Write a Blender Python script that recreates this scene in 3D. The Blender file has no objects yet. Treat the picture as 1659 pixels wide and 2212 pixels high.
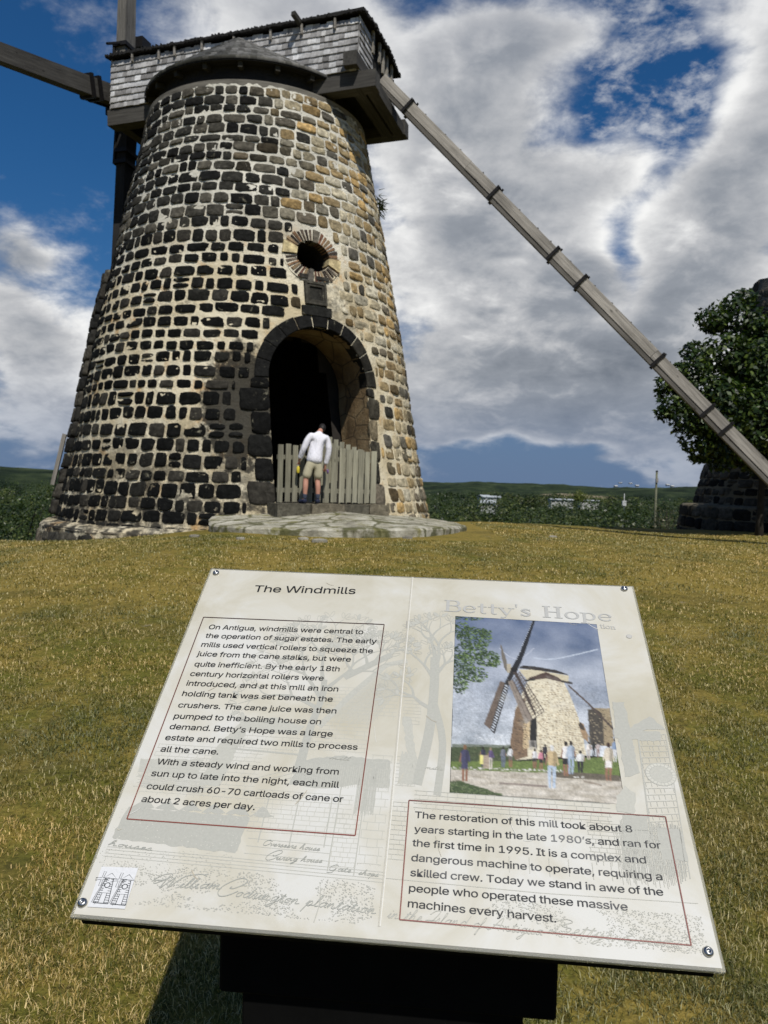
import bpy, math, random, os
import numpy as np
from mathutils import Vector, Matrix, noise
random.seed(7)
rng = np.random.default_rng(11)
SC = bpy.context.scene
COL = SC.collection
sin, cos, rad, PI = math.sin, math.cos, math.radians, math.pi

# ------------------------------------------------------------------ camera
F, PCX, PCY = 1670.0, 829.5, 1106.0           # focal length and centre in units of a 1659 x 2212 frame
_t = math.tan(rad(1.6))
_U = Vector((_t, -1.0, -62.0 / F)).normalized()
_Y = (Vector((0, 0, 1)) - _U * _U.z).normalized()
_X = _Y.cross(_U)
RW = Matrix((_X, _Y, _U))                      # image frame (x right, y down, z ahead) -> world
CAM = Vector((0, 0, 1.55))
cd = bpy.data.cameras.new('camera')
cam = bpy.data.objects.new('camera', cd)
COL.objects.link(cam)
r_, u_, b_ = RW @ Vector((1, 0, 0)), RW @ Vector((0, -1, 0)), RW @ Vector((0, 0, -1))
M = Matrix((r_, u_, b_)).transposed().to_4x4()
M.translation = CAM
cam.matrix_world = M
cd.sensor_fit = 'VERTICAL'
cd.sensor_height = 34.6
cd.lens = 34.6 * F / 2212.0
cd.clip_start = 0.05
cd.clip_end = 20000
cd.dof.use_dof = True
cd.dof.focus_distance = 1.45
cd.dof.aperture_fstop = 11.0
SC.camera = cam

# ------------------------------------------------------------------ sun, sky, exposure
SUN_AZ, SUN_EL = rad(17), rad(54.5)              # azimuth from behind the camera towards its right
sdir = Vector((sin(SUN_AZ) * cos(SUN_EL), -cos(SUN_AZ) * cos(SUN_EL), sin(SUN_EL)))
sl = bpy.data.lights.new('sun', 'SUN')
sl.energy = 4.3
sl.angle = rad(0.5)
sl.color = (1.0, 0.955, 0.88)
so = bpy.data.objects.new('sun', sl)
so.rotation_euler = sdir.to_track_quat('Z', 'Y').to_euler()
so.location = (20, -30, 40)
COL.objects.link(so)

W = bpy.data.worlds.new('World')
SC.world = W
W.use_nodes = True


class NT:
    """small helper to write node trees"""
    def __init__(s, tree):
        s.t = tree; s.n = tree.nodes; s.l = tree.links

    def node(s, typ, **kw):
        n = s.n.new(typ)
        for k, v in kw.items():
            setattr(n, k, v)
        return n

    def put(s, sock, v):
        if hasattr(v, 'is_output') or isinstance(v, bpy.types.NodeSocket):
            s.l.new(v, sock)
        elif v is not None:
            sock.default_value = v

    def math(s, op, a, b=None, c=None, clamp=False):
        n = s.node('ShaderNodeMath', operation=op); n.use_clamp = clamp
        s.put(n.inputs[0], a)
        if b is not None: s.put(n.inputs[1], b)
        if c is not None: s.put(n.inputs[2], c)
        return n.outputs[0]

    def vmath(s, op, a, b=None):
        n = s.node('ShaderNodeVectorMath', operation=op)
        s.put(n.inputs[0], a)
        if b is not None: s.put(n.inputs[1], b)
        return n.outputs['Value'] if op in ('DOT_PRODUCT', 'LENGTH') else n.outputs[0]

    def noise(s, vec, scale, detail=4.0, rough=0.55, dist=0.0, dim='3D', out=0):
        n = s.node('ShaderNodeTexNoise', noise_dimensions=dim)
        if vec is not None: s.put(n.inputs['Vector'], vec)
        n.inputs['Scale'].default_value = scale
        n.inputs['Detail'].default_value = detail
        n.inputs['Roughness'].default_value = rough
        n.inputs['Distortion'].default_value = dist
        return n.outputs[out]

    def voro(s, vec, scale, feat='F1', out=0):
        n = s.node('ShaderNodeTexVoronoi', feature=feat)
        s.put(n.inputs['Vector'], vec)
        n.inputs['Scale'].default_value = scale
        return n.outputs[out]

    def ramp(s, fac, stops, interp='LINEAR'):
        n = s.node('ShaderNodeValToRGB')
        cr = n.color_ramp; cr.interpolation = interp
        while len(cr.elements) < len(stops): cr.elements.new(0.5)
        for e, (p, c) in zip(cr.elements, stops):
            e.position = p
            e.color = (c[0], c[1], c[2], 1) if hasattr(c, '__len__') else (c, c, c, 1)
        s.put(n.inputs[0], fac)
        return n.outputs[0]

    def mix(s, fac, a, b, mode='MIX'):
        n = s.node('ShaderNodeMix', data_type='RGBA', blend_type=mode)
        s.put(n.inputs['Factor'], fac)
        s.put(n.inputs[6], (*a, 1) if isinstance(a, tuple) and len(a) == 3 else a)
        s.put(n.inputs[7], (*b, 1) if isinstance(b, tuple) and len(b) == 3 else b)
        return n.outputs[2]

    def maprange(s, v, a, b, c=0.0, d=1.0, smooth=True):
        n = s.node('ShaderNodeMapRange', interpolation_type='SMOOTHSTEP' if smooth else 'LINEAR')
        s.put(n.inputs[0], v)
        for i, q in zip((1, 2, 3, 4), (a, b, c, d)): n.inputs[i].default_value = q
        return n.outputs[0]

    def scale(s, vec, xyz, loc=(0, 0, 0)):
        n = s.node('ShaderNodeMapping')
        s.put(n.inputs[0], vec)
        n.inputs['Scale'].default_value = xyz
        n.inputs['Location'].default_value = loc
        return n.outputs[0]

    def bump(s, h, strength=0.3, dist=0.02):
        n = s.node('ShaderNodeBump')
        n.inputs['Strength'].default_value = strength
        n.inputs['Distance'].default_value = dist
        s.put(n.inputs['Height'], h)
        return n.outputs[0]


def build_world():
    T = NT(W.node_tree)
    for n in list(T.n): T.n.remove(n)
    sky = T.node('ShaderNodeTexSky', sky_type='NISHITA')
    sky.sun_disc = False
    sky.sun_elevation = SUN_EL
    sky.sun_rotation = PI - SUN_AZ
    sky.altitude = 0; sky.air_density = 1.0; sky.dust_density = 0.3; sky.ozone_density = 3.0
    g = T.node('ShaderNodeTexCoord').outputs['Generated']
    sx = T.node('ShaderNodeSeparateXYZ'); T.put(sx.inputs[0], g)
    X, Y, Z = sx.outputs
    az = T.math('ARCTAN2', X, Y)
    el = T.math('ARCSINE', Z)
    # clouds flatten and crowd together towards the horizon: noise in a plane overhead
    den = T.math('ADD', T.math('MAXIMUM', Z, 0.0), 0.42)
    cx = T.math('DIVIDE', X, den); cy = T.math('DIVIDE', Y, den)
    cv = T.node('ShaderNodeCombineXYZ'); T.put(cv.inputs[0], cx); T.put(cv.inputs[1], cy); T.put(cv.inputs[2], T.math('MULTIPLY', Z, 1.2))
    big = T.noise(cv.outputs[0], 3.4, 7, 0.56, 0.2)
    fine = T.noise(cv.outputs[0], 9.5, 8, 0.6, 0.3)
    wob = T.noise(cv.outputs[0], 2.6, 3, 0.5, out=1)
    w2 = T.vmath('MULTIPLY', T.vmath('SUBTRACT', wob, (0.5, 0.5, 0.5)), (0.26, 0.20, 0))
    ae = T.node('ShaderNodeCombineXYZ'); T.put(ae.inputs[0], az); T.put(ae.inputs[1], el)
    p = T.vmath('ADD', ae.outputs[0], w2)

    def blobs(lst):
        tot = None
        for a0, e0, sa, se, amp in lst:
            q = T.vmath('MULTIPLY', T.vmath('SUBTRACT', p, (a0, e0, 0)), (1 / sa, 1 / se, 0))
            d = T.vmath('DOT_PRODUCT', q, q)
            e = T.math('MULTIPLY', T.math('EXPONENT', T.math('MULTIPLY', d, -1.0)), amp)
            tot = e if tot is None else T.math('ADD', tot, e)
        return tot
    D = lambda x, y: (math.atan((x - 829.5) / F), math.atan((1042 + .028 * (x - 829) - y) / math.hypot(F, x - 829.5)))
    CL = [  # x, y, half width, half height, amount  (where the cloud banks stand in the sky)
        (560, 20, 230, 110, .9), (760, 60, 120, 80, .35),
        (1060, 160, 170, 95, .75), (1180, 110, 110, 60, .25),
        (950, 330, 200, 190, .8), (1120, 470, 190, 150, .65), (960, 560, 170, 110, .45), (1280, 420, 120, 60, .35),
        (1000, 730, 260, 120, .85), (1280, 720, 260, 90, .75), (1150, 850, 330, 75, .7),
        (1560, 330, 130, 190, .75), (1620, 120, 110, 120, .55), (1500, 580, 190, 150, .7), (1450, 760, 200, 120, .5),
        (1230, 590, 110, 50, .4),
        (40, 560, 85, 42, .75), (90, 720, 120, 80, .85), (120, 860, 150, 80, .8), (30, 950, 120, 40, .45),
        (1180, 955, 360, 34, .5), (1420, 900, 200, 40, .35),
        (-500, 500, 420, 200, .6), (2300, 500, 420, 300, .7), (-900, 100, 300, 300, .4),
        (1430, 120, 110, 130, -.55), (1280, 310, 135, 95, -.85), (1180, 390, 60, 50, -.3), (1260, 260, 420, 300, .20), (1150, 915, 520, 60, .62), (1150, 985, 560, 34, .5), (1080, 640, 60, 22, -.45), (1320, 560, 60, 70, -.75), (1390, 400, 70, 60, -.4), (930, 60, 70, 60, -.25),
    ]
    bl = []
    for x, y, hw, hh, amp in CL:
        a, e = D(x, y)
        bl.append((a, e, hw / F, hh / F, amp))
    cov = blobs(bl)
    behind = T.maprange(Y, -0.3, 0.15, 0.20, 0.0)       # scattered cloud over the rest of the sky
    cov = T.math('ADD', cov, behind)
    dens = T.math('ADD', cov, T.math('MULTIPLY', T.math('SUBTRACT', big, 0.5), 1.5))
    vf = T.noise(cv.outputs[0], 30.0, 7, 0.68, 0.2)
    dens = T.math('ADD', dens, T.math('MULTIPLY', T.math('SUBTRACT', fine, 0.5), 0.85))
    dens = T.math('ADD', dens, T.math('MULTIPLY', T.math('SUBTRACT', vf, 0.5), 0.34))
    alpha = T.maprange(dens, 0.10, 0.80)
    wisp = T.math('MULTIPLY', T.maprange(T.math('ADD', T.math('MULTIPLY', fine, .6), T.math('MULTIPLY', vf, .4)), .47, .66), T.math('MULTIPLY', T.maprange(az, -.02, .14, 0, .55), T.maprange(el, .10, .22)))
    alpha = T.math('MAXIMUM', alpha, wisp)
    # thin edges glow white, thick middles go grey
    thick = T.maprange(dens, 0.60, 1.35)
    relief = T.math('ADD', T.math('MULTIPLY', T.math('SUBTRACT', fine, 0.5), 1.0), T.math('MULTIPLY', T.math('SUBTRACT', big, 0.5), 1.5))
    tone = T.math('SUBTRACT', T.math('ADD', 0.72, T.math('MULTIPLY', relief, 1.15)), T.math('MULTIPLY', thick, 0.34))
    ccol = T.ramp(tone, [(0.0, (.17, .195, .235)), (.35, (.30, .325, .365)), (.6, (.53, .54, .56)), (.9, (.92, .92, .91))])
    lowc = T.maprange(el, 0.01, 0.16, 0.75, 0.0)
    ccol = T.mix(lowc, ccol, (.165, .225, .345))
    hi = T.maprange(el, 0.42, 0.62, 0.0, 0.45)
    ccol = T.mix(hi, ccol, (.27, .30, .37))
    # clear sky: Nishita, deepened
    skyc = T.mix(1.0, sky.outputs[0], (.036, .058, .066), 'MULTIPLY')
    hz = T.maprange(el, 0.0, 0.30, 0.0, 1.0)
    deep = T.mix(T.maprange(el, -0.02, 0.42), (.74, .66, .80), (.42, .74, 1.0))
    skyc = T.mix(1.0, skyc, deep, 'MULTIPLY')
    skyc = T.mix(T.maprange(el, 0.0, 0.27, .88, 0.0), skyc, (.120, .185, .325))
    out = T.mix(alpha, skyc, ccol)
    bg = T.node('ShaderNodeBackground'); T.put(bg.inputs[0], out)
    bg.inputs[1].default_value = 1.0
    o = T.node('ShaderNodeOutputWorld'); T.l.new(bg.outputs[0], o.inputs[0])


build_world()
SC.view_settings.view_transform = 'Standard'
SC.view_settings.look = 'None'
SC.view_settings.exposure = 0.0
SC.view_settings.gamma = 1.0
SC.render.engine = 'CYCLES'
SC.cycles.max_bounces = 6
SC.cycles.diffuse_bounces = 3
SC.cycles.transparent_max_bounces = 8
SC.cycles.use_denoising = True


# ------------------------------------------------------------------ geometry helpers
def ray(x, y):
    return (RW @ Vector((x - PCX, y - PCY, F))).normalized()


def at_depth(x, y, Y):
    d = ray(x, y)
    return CAM + d * (Y / d.y)


class MB:
    """collects faces, a colour and a grain coordinate per vertex; build() links ONE mesh object"""
    def __init__(s):
        s.v = []; s.f = []; s.c = []; s.g = []; s.m = []
        s.mi = 0; s.col = (1, 1, 1)

    def add(s, pts, faces, col=None, grain=None):
        o = len(s.v)
        s.v += [tuple(p) for p in pts]
        if col is not None and len(col) == len(pts) and hasattr(col[0], '__len__'):
            s.c += [tuple(c) for c in col]
        else:
            s.c += [tuple(col or s.col)] * len(pts)
        s.g += grain if grain is not None else [tuple(p) for p in pts]
        for f in faces:
            s.f.append([i + o for i in f]); s.m.append(s.mi)
        return o

    def box(s, o, ax, ay, az, x, y, z, col=None, seed=None, taper=1.0):
        """box from origin o with unit axes; x,y,z are (lo,hi); grain runs along x"""
        if seed is None: seed = random.random() * 50
        pts = []; gr = []
        for i in (0, 1):
            k = 1.0 if i == 0 else taper
            for a, b in ((0, 0), (1, 0), (1, 1), (0, 1)):
                yy = y[a] * k; zz = z[b] * k
                pts.append(Vector(o) + ax * x[i] + ay * yy + az * zz)
                gr.append((x[i] + seed, yy + seed * .7, zz))
        s.add(pts, [(0, 1, 2, 3), (7, 6, 5, 4), (0, 4, 5, 1), (1, 5, 6, 2), (2, 6, 7, 3), (3, 7, 4, 0)], col, gr)

    def beam(s, a, b, w, h, up=Vector((0, 0, 1)), col=None, taper=1.0, seg=1):
        a = Vector(a); b = Vector(b)
        d = b - a; L = d.length; ax = d / L
        ay = up.cross(ax).normalized(); az = ax.cross(ay)
        s.box(a, ax, ay, az, (0, L), (-w / 2, w / 2), (-h / 2, h / 2), col, None, taper)

    def tube(s, path, radii, n=8, col=None, cap=True):
        path = [Vector(p) for p in path]
        if not hasattr(radii, '__len__'): radii = [radii] * len(path)
        rings = []; ref = Vector((0.3, 0.2, 1)).normalized()
        for i, p in enumerate(path):
            d = (path[min(i + 1, len(path) - 1)] - path[max(i - 1, 0)]).normalized()
            a = d.cross(ref)
            if a.length < 1e-3: a = d.cross(Vector((1, 0, 0)))
            a.normalize(); b = d.cross(a)
            rings.append([p + (a * cos(2 * PI * k / n) + b * sin(2 * PI * k / n)) * radii[i] for k in range(n)])
        pts = [q for r in rings for q in r]
        fs = []
        for i in range(len(path) - 1):
            for k in range(n):
                k2 = (k + 1) % n
                fs.append((i * n + k, (i + 1) * n + k, (i + 1) * n + k2, i * n + k2))
        if cap:
            fs.append(tuple(range(n))); fs.append(tuple(range((len(path) - 1) * n, len(path) * n))[::-1])
        s.add(pts, fs, col)

    def build(s, name, mats, parent=None, smooth=False):
        me = bpy.data.meshes.new(name)
        me.from_pydata(s.v, [], s.f)
        ca = me.color_attributes.new('Col', 'FLOAT_COLOR', 'POINT')
        ca.data.foreach_set('color', np.array([(c[0], c[1], c[2], 1) for c in s.c], np.float32).ravel())
        ga = me.attributes.new('grain', 'FLOAT_VECTOR', 'POINT')
        ga.data.foreach_set('vector', np.array(s.g, np.float32).ravel())
        if not isinstance(mats, (list, tuple)): mats = [mats]
        for m in mats: me.materials.append(m)
        if len(mats) > 1: me.polygons.foreach_set('material_index', s.m)
        if smooth: me.polygons.foreach_set('use_smooth', [True] * len(me.polygons))
        me.update()
        return link(me, name, parent)


def link(me, name, parent=None):
    o = bpy.data.objects.new(name, me)
    COL.objects.link(o)
    if parent is not None:
        o.parent = parent
        base = parent
        t = Vector()
        while base is not None:
            t += base.location if base.type == 'EMPTY' else Vector()
            base = base.parent
        o.matrix_parent_inverse = Matrix.Translation(-t) if parent.type == 'EMPTY' else Matrix.Identity(4)
    return o


def tag(o, label=None, cat=None, group=None, kind=None):
    if label: o['label'] = label
    if cat: o['category'] = cat
    if group: o['group'] = group
    if kind: o['kind'] = kind
    return o


def thing(name, loc, label, cat, group=None):
    o = bpy.data.objects.new(name, None)
    o.empty_display_size = 0.2
    o.location = loc
    COL.objects.link(o)
    return tag(o, label, cat, group)


# ------------------------------------------------------------------ materials
def material(name, rough=0.8, spec=0.3):
    m = bpy.data.materials.new(name); m.use_nodes = True
    T = NT(m.node_tree)
    b = T.n['Principled BSDF']
    b.inputs['Roughness'].default_value = rough
    b.inputs['Specular IOR Level'].default_value = spec
    T.b = b
    T.obj = lambda: T.node('ShaderNodeTexCoord').outputs['Object']
    T.attr = lambda a, o='Color': T.node('ShaderNodeAttribute', attribute_name=a).outputs[o]
    return m, T


def m_plain(name, col, rough=0.7, metal=0.0, var=0.12, scale=14, spec=0.3):
    m, T = material(name, rough, spec)
    n = T.noise(T.obj(), scale, 5, .6)
    c = T.mix(1.0, (*col, 1), T.ramp(n, [(.25, 1 - var * 2), (.75, 1 + var)]), 'MULTIPLY')
    T.put(T.b.inputs['Base Color'], c)
    T.b.inputs['Metallic'].default_value = metal
    T.put(T.b.inputs['Normal'], T.bump(n, .15, .01))
    return m


def m_wood(name, dark, light, rough=.85, scale=1.0):
    m, T = material(name, rough, .2)
    g = T.attr('grain', 'Vector')
    st = T.scale(g, (1.3 * scale, 26 * scale, 26 * scale))
    n = T.noise(st, 1.0, 6, .6, .6)
    n2 = T.noise(T.scale(g, (.6, 2.2, 2.2)), 1.6, 4, .6)
    c = T.ramp(T.math('ADD', T.math('MULTIPLY', n, .6), T.math('MULTIPLY', n2, .4)), [(.3, dark), (.5, tuple((a + b) / 2 for a, b in zip(dark, light))), (.68, light)])
    kn = T.voro(T.scale(g, (2.2, 5, 5)), 1.0)
    c = T.mix(T.maprange(kn, .05, .13, .6, 0), c, tuple(x * .45 for x in dark))
    c = T.mix(1.0, c, T.attr('Col'), 'MULTIPLY')
    T.put(T.b.inputs['Base Color'], c)
    T.put(T.b.inputs['Normal'], T.bump(n, .35, .012))
    return m


def m_masonry_stone(name, speck=.6, lich=(.30, .28, .20)):
    m, T = material(name, .95, .10)
    o = T.obj()
    n = T.noise(o, 9, 7, .65, .3)
    n2 = T.noise(o, 38, 4, .6)
    c = T.mix(1.0, T.attr('Col'), T.ramp(n, [(.28, .45), (.5, .95), (.72, 1.6)]), 'MULTIPLY')
    l = T.noise(o, 5.5, 6, .7, .5)
    c = T.mix(T.math('MULTIPLY', T.maprange(l, .60, .72), speck), c, lich)
    dk = T.noise(o, 3.1, 6, .7, .2)
    c = T.mix(T.maprange(dk, .57, .70, 0, .75), c, (.012, .012, .011))
    T.put(T.b.inputs['Base Color'], c)
    h = T.math('ADD', T.math('MULTIPLY', n, 1.0), T.math('MULTIPLY', n2, .45))
    T.put(T.b.inputs['Normal'], T.bump(h, .75, .035))
    return m


def m_mortar(name, k=1.0, dark_to=2.6, soot=.55, patch=None):
    """lime mortar, cream above and yellower below, blackened in patches by lichen"""
    m, T = material(name, .95, .15)
    o = T.obj()
    g = T.node('ShaderNodeNewGeometry').outputs['Position']
    sx = T.node('ShaderNodeSeparateXYZ'); T.put(sx.inputs[0], g)
    z = sx.outputs[2]
    n = T.noise(o, 1.1, 5, .6)
    hi = T.mix(T.maprange(n, .35, .65), (.52 * k, .50 * k, .43 * k), (.72 * k, .69 * k, .59 * k))
    lo = T.mix(T.maprange(n, .35, .65), (.58 * k, .49 * k, .32 * k), (.74 * k, .67 * k, .50 * k))
    zz = T.math('ADD', z, T.math('MULTIPLY', n, 2.0))
    c = T.mix(T.maprange(zz, 6.3, 8.6), lo, hi)
    org = T.noise(o, 1.9, 5, .65, .4)
    c = T.mix(T.math('MULTIPLY', T.maprange(org, .54, .70, 0, .75), T.maprange(z, 7.5, 5.5)), c, (.52 * k, .31 * k, .12 * k))
    sp = T.noise(o, 7.5, 7, .72, .3)
    c = T.mix(T.maprange(sp, .57, .68, 0, .6), c, (.05, .048, .04))
    st = T.noise(o, .55, 6, .66, .6)
    low = T.maprange(T.math('ADD', z, T.math('MULTIPLY', st, 3.0)), dark_to + 2.2, dark_to - .2)
    bl = T.math('MAXIMUM', T.math('MULTIPLY', T.maprange(st, .53, .64), T.maprange(z, 8.2, 6.4)), low)
    fine = T.noise(o, 4.2, 7, .7)
    bl = T.math('MULTIPLY', bl, T.maprange(fine, .36, .58))
    sxo = T.node('ShaderNodeSeparateXYZ'); T.put(sxo.inputs[0], o)
    bl = T.math('MULTIPLY', bl, T.maprange(sxo.outputs[0], .3, -1.6))       # the lee side keeps its pale joints
    if patch is not None:                       # the old black stain beside the doorway
        q = T.vmath('MULTIPLY', T.vmath('SUBTRACT', o, tuple(patch)), (1 / .85, 1 / .85, 1 / 1.5))
        q = T.math('ADD', T.vmath('DOT_PRODUCT', q, q), T.math('MULTIPLY', T.math('SUBTRACT', fine, .5), 2.6))
        bl = T.math('MAXIMUM', bl, T.maprange(q, 1.1, .55))
    c = T.mix(T.math('MULTIPLY', bl, soot * 1.7, clamp=True), c, (.016, .016, .015))
    T.put(T.b.inputs['Base Color'], c)
    b = T.math('ADD', T.noise(o, 14, 6, .65), T.math('MULTIPLY', T.noise(o, 50, 3, .6), .4))
    T.put(T.b.inputs['Normal'], T.bump(b, .9, .04))
    return m


def m_attr(name, rough=.8, spec=.25, var=.25, scale=20, bump=.2, bd=.01, trans=0.0):
    m, T = material(name, rough, spec)
    o = T.obj()
    n = T.noise(o, scale, 5, .6)
    c = T.mix(1.0, T.attr('Col'), T.ramp(n, [(.25, 1 - var), (.75, 1 + var)]), 'MULTIPLY')
    T.put(T.b.inputs['Base Color'], c)
    if bump: T.put(T.b.inputs['Normal'], T.bump(n, bump, bd))
    return m


def m_leaf(name, rough=.55):
    m, T = material(name, rough, .35)
    c = T.attr('Col')
    T.put(T.b.inputs['Base Color'], c)
    out = [n for n in T.n if n.type == 'OUTPUT_MATERIAL'][0]
    tr = T.node('ShaderNodeBsdfTranslucent')
    T.put(tr.inputs[0], T.mix(1.0, c, (1.5, 1.7, .6, 1), 'MULTIPLY'))
    mx = T.node('ShaderNodeMixShader'); mx.inputs[0].default_value = .22
    T.l.new(T.b.outputs[0], mx.inputs[1]); T.l.new(tr.outputs[0], mx.inputs[2])
    T.l.new(mx.outputs[0], out.inputs[0])
    return m


MT = {}
MT['stone'] = m_masonry_stone('tower_stone')
MT['mortar'] = m_mortar('lime_mortar', patch=(-2.95, 15.62, 3.0))
MT['stone_dark'] = m_masonry_stone('stained_shaded_ruin_stone', .35, (.13, .125, .10))  # black stain and the tree's shade, both put into the stone colour
MT['mortar_dark'] = m_mortar('stained_shaded_ruin_mortar', .24, 9.0, .3)  # joints darkened likewise for stain and tree shade
MT['wood'] = m_wood('weathered_wood', (.10, .092, .08), (.42, .39, .345))
MT['wood_dark'] = m_wood('dark_weathered_wood', (.028, .026, .024), (.10, .095, .085))
MT['wood_black_shade'] = m_wood('black_weathered_shaded_wood', (.008, .008, .008), (.028, .027, .026))  # black timber; also carries the shade of soffit, cap floor and lower arm
MT['wood_gate'] = m_wood('pale_gate_wood', (.15, .14, .105), (.46, .44, .34))
MT['shingle'] = m_attr('silver_shingle', .75, .3, .35, 16, .3)
MT['iron'] = m_plain('black_iron', (.012, .011, .011), .6, 0.3, .2)
MT['inner'] = m_plain('shaded_inner_wall', (.035, .03, .025), .95, 0, .3, 3)  # near black so the inside stays dark: shade put into the colour
# ------------------------------------------------------------------ ground
def sstep(a, b, x):
    t = min(1.0, max(0.0, (x - a) / (b - a)))
    return t * t * (3 - 2 * t)


def gz(x, y):
    """height of the ground: a low rise up to the mill, then the far side falls to a plain"""
    up = .60 * sstep(1.5, 14.0, y) * (1 - .74 * sstep(-2.2, -7.5, x)) * (1 - .22 * sstep(2.2, 7.5, x))
    yc = 15.2 + 6.5 * sstep(-9, 8, x)
    d = max(0.0, y - yc)
    fall = .035 * d * d if d < 4 else .56 + .28 * (d - 4)
    z = up - fall
    far = math.hypot(x, y)
    z = max(z, -7.5 + 1.6 * noise.noise(Vector((x * .012, y * .012, 0))))
    if far < 60:
        z += .030 * noise.noise(Vector((x * .45, y * .45, 3))) * sstep(60, 30, far) + .012 * noise.noise(Vector((x * 1.7, y * 1.7, 9)))
    if far > 500:
        z -= 6 * sstep(500, 5000, far)
    return z


def m_ground():
    m, T = material('lawn_and_scrub', .95, .12)
    pos = T.node('ShaderNodeNewGeometry').outputs['Position']
    sx = T.node('ShaderNodeSeparateXYZ'); T.put(sx.inputs[0], pos)
    fine = T.noise(pos, 42, 6, .7)
    clump = T.noise(pos, 7.0, 6, .65, .5)
    mid = T.noise(pos, 1.5, 5, .6, .4)
    big = T.noise(pos, .35, 4, .55)
    straw = T.mix(T.maprange(fine, .35, .65), (.165, .122, .024), (.285, .215, .055))
    green = T.mix(T.maprange(fine, .35, .65), (.068, .070, .012), (.150, .142, .025))
    f = T.math('ADD', T.math('MULTIPLY', mid, .45), T.math('ADD', T.math('MULTIPLY', clump, .3), T.math('MULTIPLY', big, .35)))
    near = T.maprange(sx.outputs[1], 3.0, 12.0, -.03, .035)
    c = T.mix(T.maprange(T.math('ADD', f, near), .46, .62), green, straw)
    dark = T.noise(pos, 15, 5, .7)
    c = T.mix(T.maprange(dark, .53, .66, 0, .7), c, (.045, .037, .012))
    dry = T.noise(pos, 3.3, 5, .65)
    c = T.mix(T.maprange(dry, .62, .72, 0, .45), c, (.26, .21, .12))
    pt = T.noise(pos, .9, 6, .7, .6)
    c = T.mix(T.maprange(pt, .50, .62, 0, .50), c, (.075, .066, .018))
    c = T.mix(T.maprange(T.noise(pos, 2.3, 6, .72), .64, .72, 0, .65), c, (.24, .205, .145))
    # beyond the rise: scrub
    sc = T.noise(pos, .07, 8, .8)
    scr = T.ramp(sc, [(.38, (.006, .012, .005)), (.5, (.022, .036, .011)), (.62, (.065, .080, .024))])
    far = T.maprange(sx.outputs[2], -.9, -2.4)
    c = T.mix(far, c, scr)
    T.put(T.b.inputs['Base Color'], c)
    h = T.math('ADD', T.math('MULTIPLY', fine, .5), clump)
    T.put(T.b.inputs['Normal'], T.bump(h, .6, .05))
    return m


MT['ground'] = m_ground()


def build_ground():
    v = []; f = []
    rr = [0.0]
    r = .25
    while r < 9000:
        rr.append(r)
        r *= 1.032 if r < 60 else 1.09
    n = 260
    v.append((0, 0, gz(0, 0)))
    for r in rr[1:]:
        for k in range(n):
            a = 2 * PI * k / n
            x, y = r * sin(a), r * cos(a)
            v.append((x, y, gz(x, y)))
    for k in range(n):
        f.append((0, 1 + (k + 1) % n, 1 + k))
    for i in range(len(rr) - 2):
        for k in range(n):
            a = 1 + i * n + k; b = 1 + i * n + (k + 1) % n
            f.append((a, b, b + n, a + n))
    me = bpy.data.meshes.new('ground')
    me.from_pydata(v, [], f)
    me.polygons.foreach_set('use_smooth', [True] * len(f))
    me.materials.append(MT['ground'])
    tag(link(me, 'ground'), kind='structure')


build_ground()


def fast_mesh(name, verts, faces_n, mat, cols, smooth=False):
    """verts (N,k,3): N separate pieces of k vertices; faces_n: index lists inside a piece"""
    N, k, _ = verts.shape
    me = bpy.data.meshes.new(name)
    me.vertices.add(N * k)
    me.vertices.foreach_set('co', verts.astype(np.float32).ravel())
    base = np.arange(N)[:, None] * k
    loops = np.concatenate([base + np.array(f)[None, :] for f in faces_n], axis=1).ravel()
    sizes = np.tile([len(f) for f in faces_n], N)
    me.loops.add(len(loops)); me.loops.foreach_set('vertex_index', loops.astype(np.int32))
    me.polygons.add(len(sizes))
    st = np.concatenate([[0], np.cumsum(sizes)[:-1]])
    me.polygons.foreach_set('loop_start', st.astype(np.int32))
    ca = me.color_attributes.new('Col', 'FLOAT_COLOR', 'POINT')
    c4 = np.ones((N, k, 4), np.float32); c4[..., :3] = cols if cols.ndim == 3 else cols[:, None, :]
    ca.data.foreach_set('color', c4.ravel())
    me.materials.append(mat)
    if smooth: me.polygons.foreach_set('use_smooth', np.ones(len(sizes), bool))
    me.update(calc_edges=True)
    return me


MT['blade'] = m_leaf('grass_blade', .6)


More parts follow.
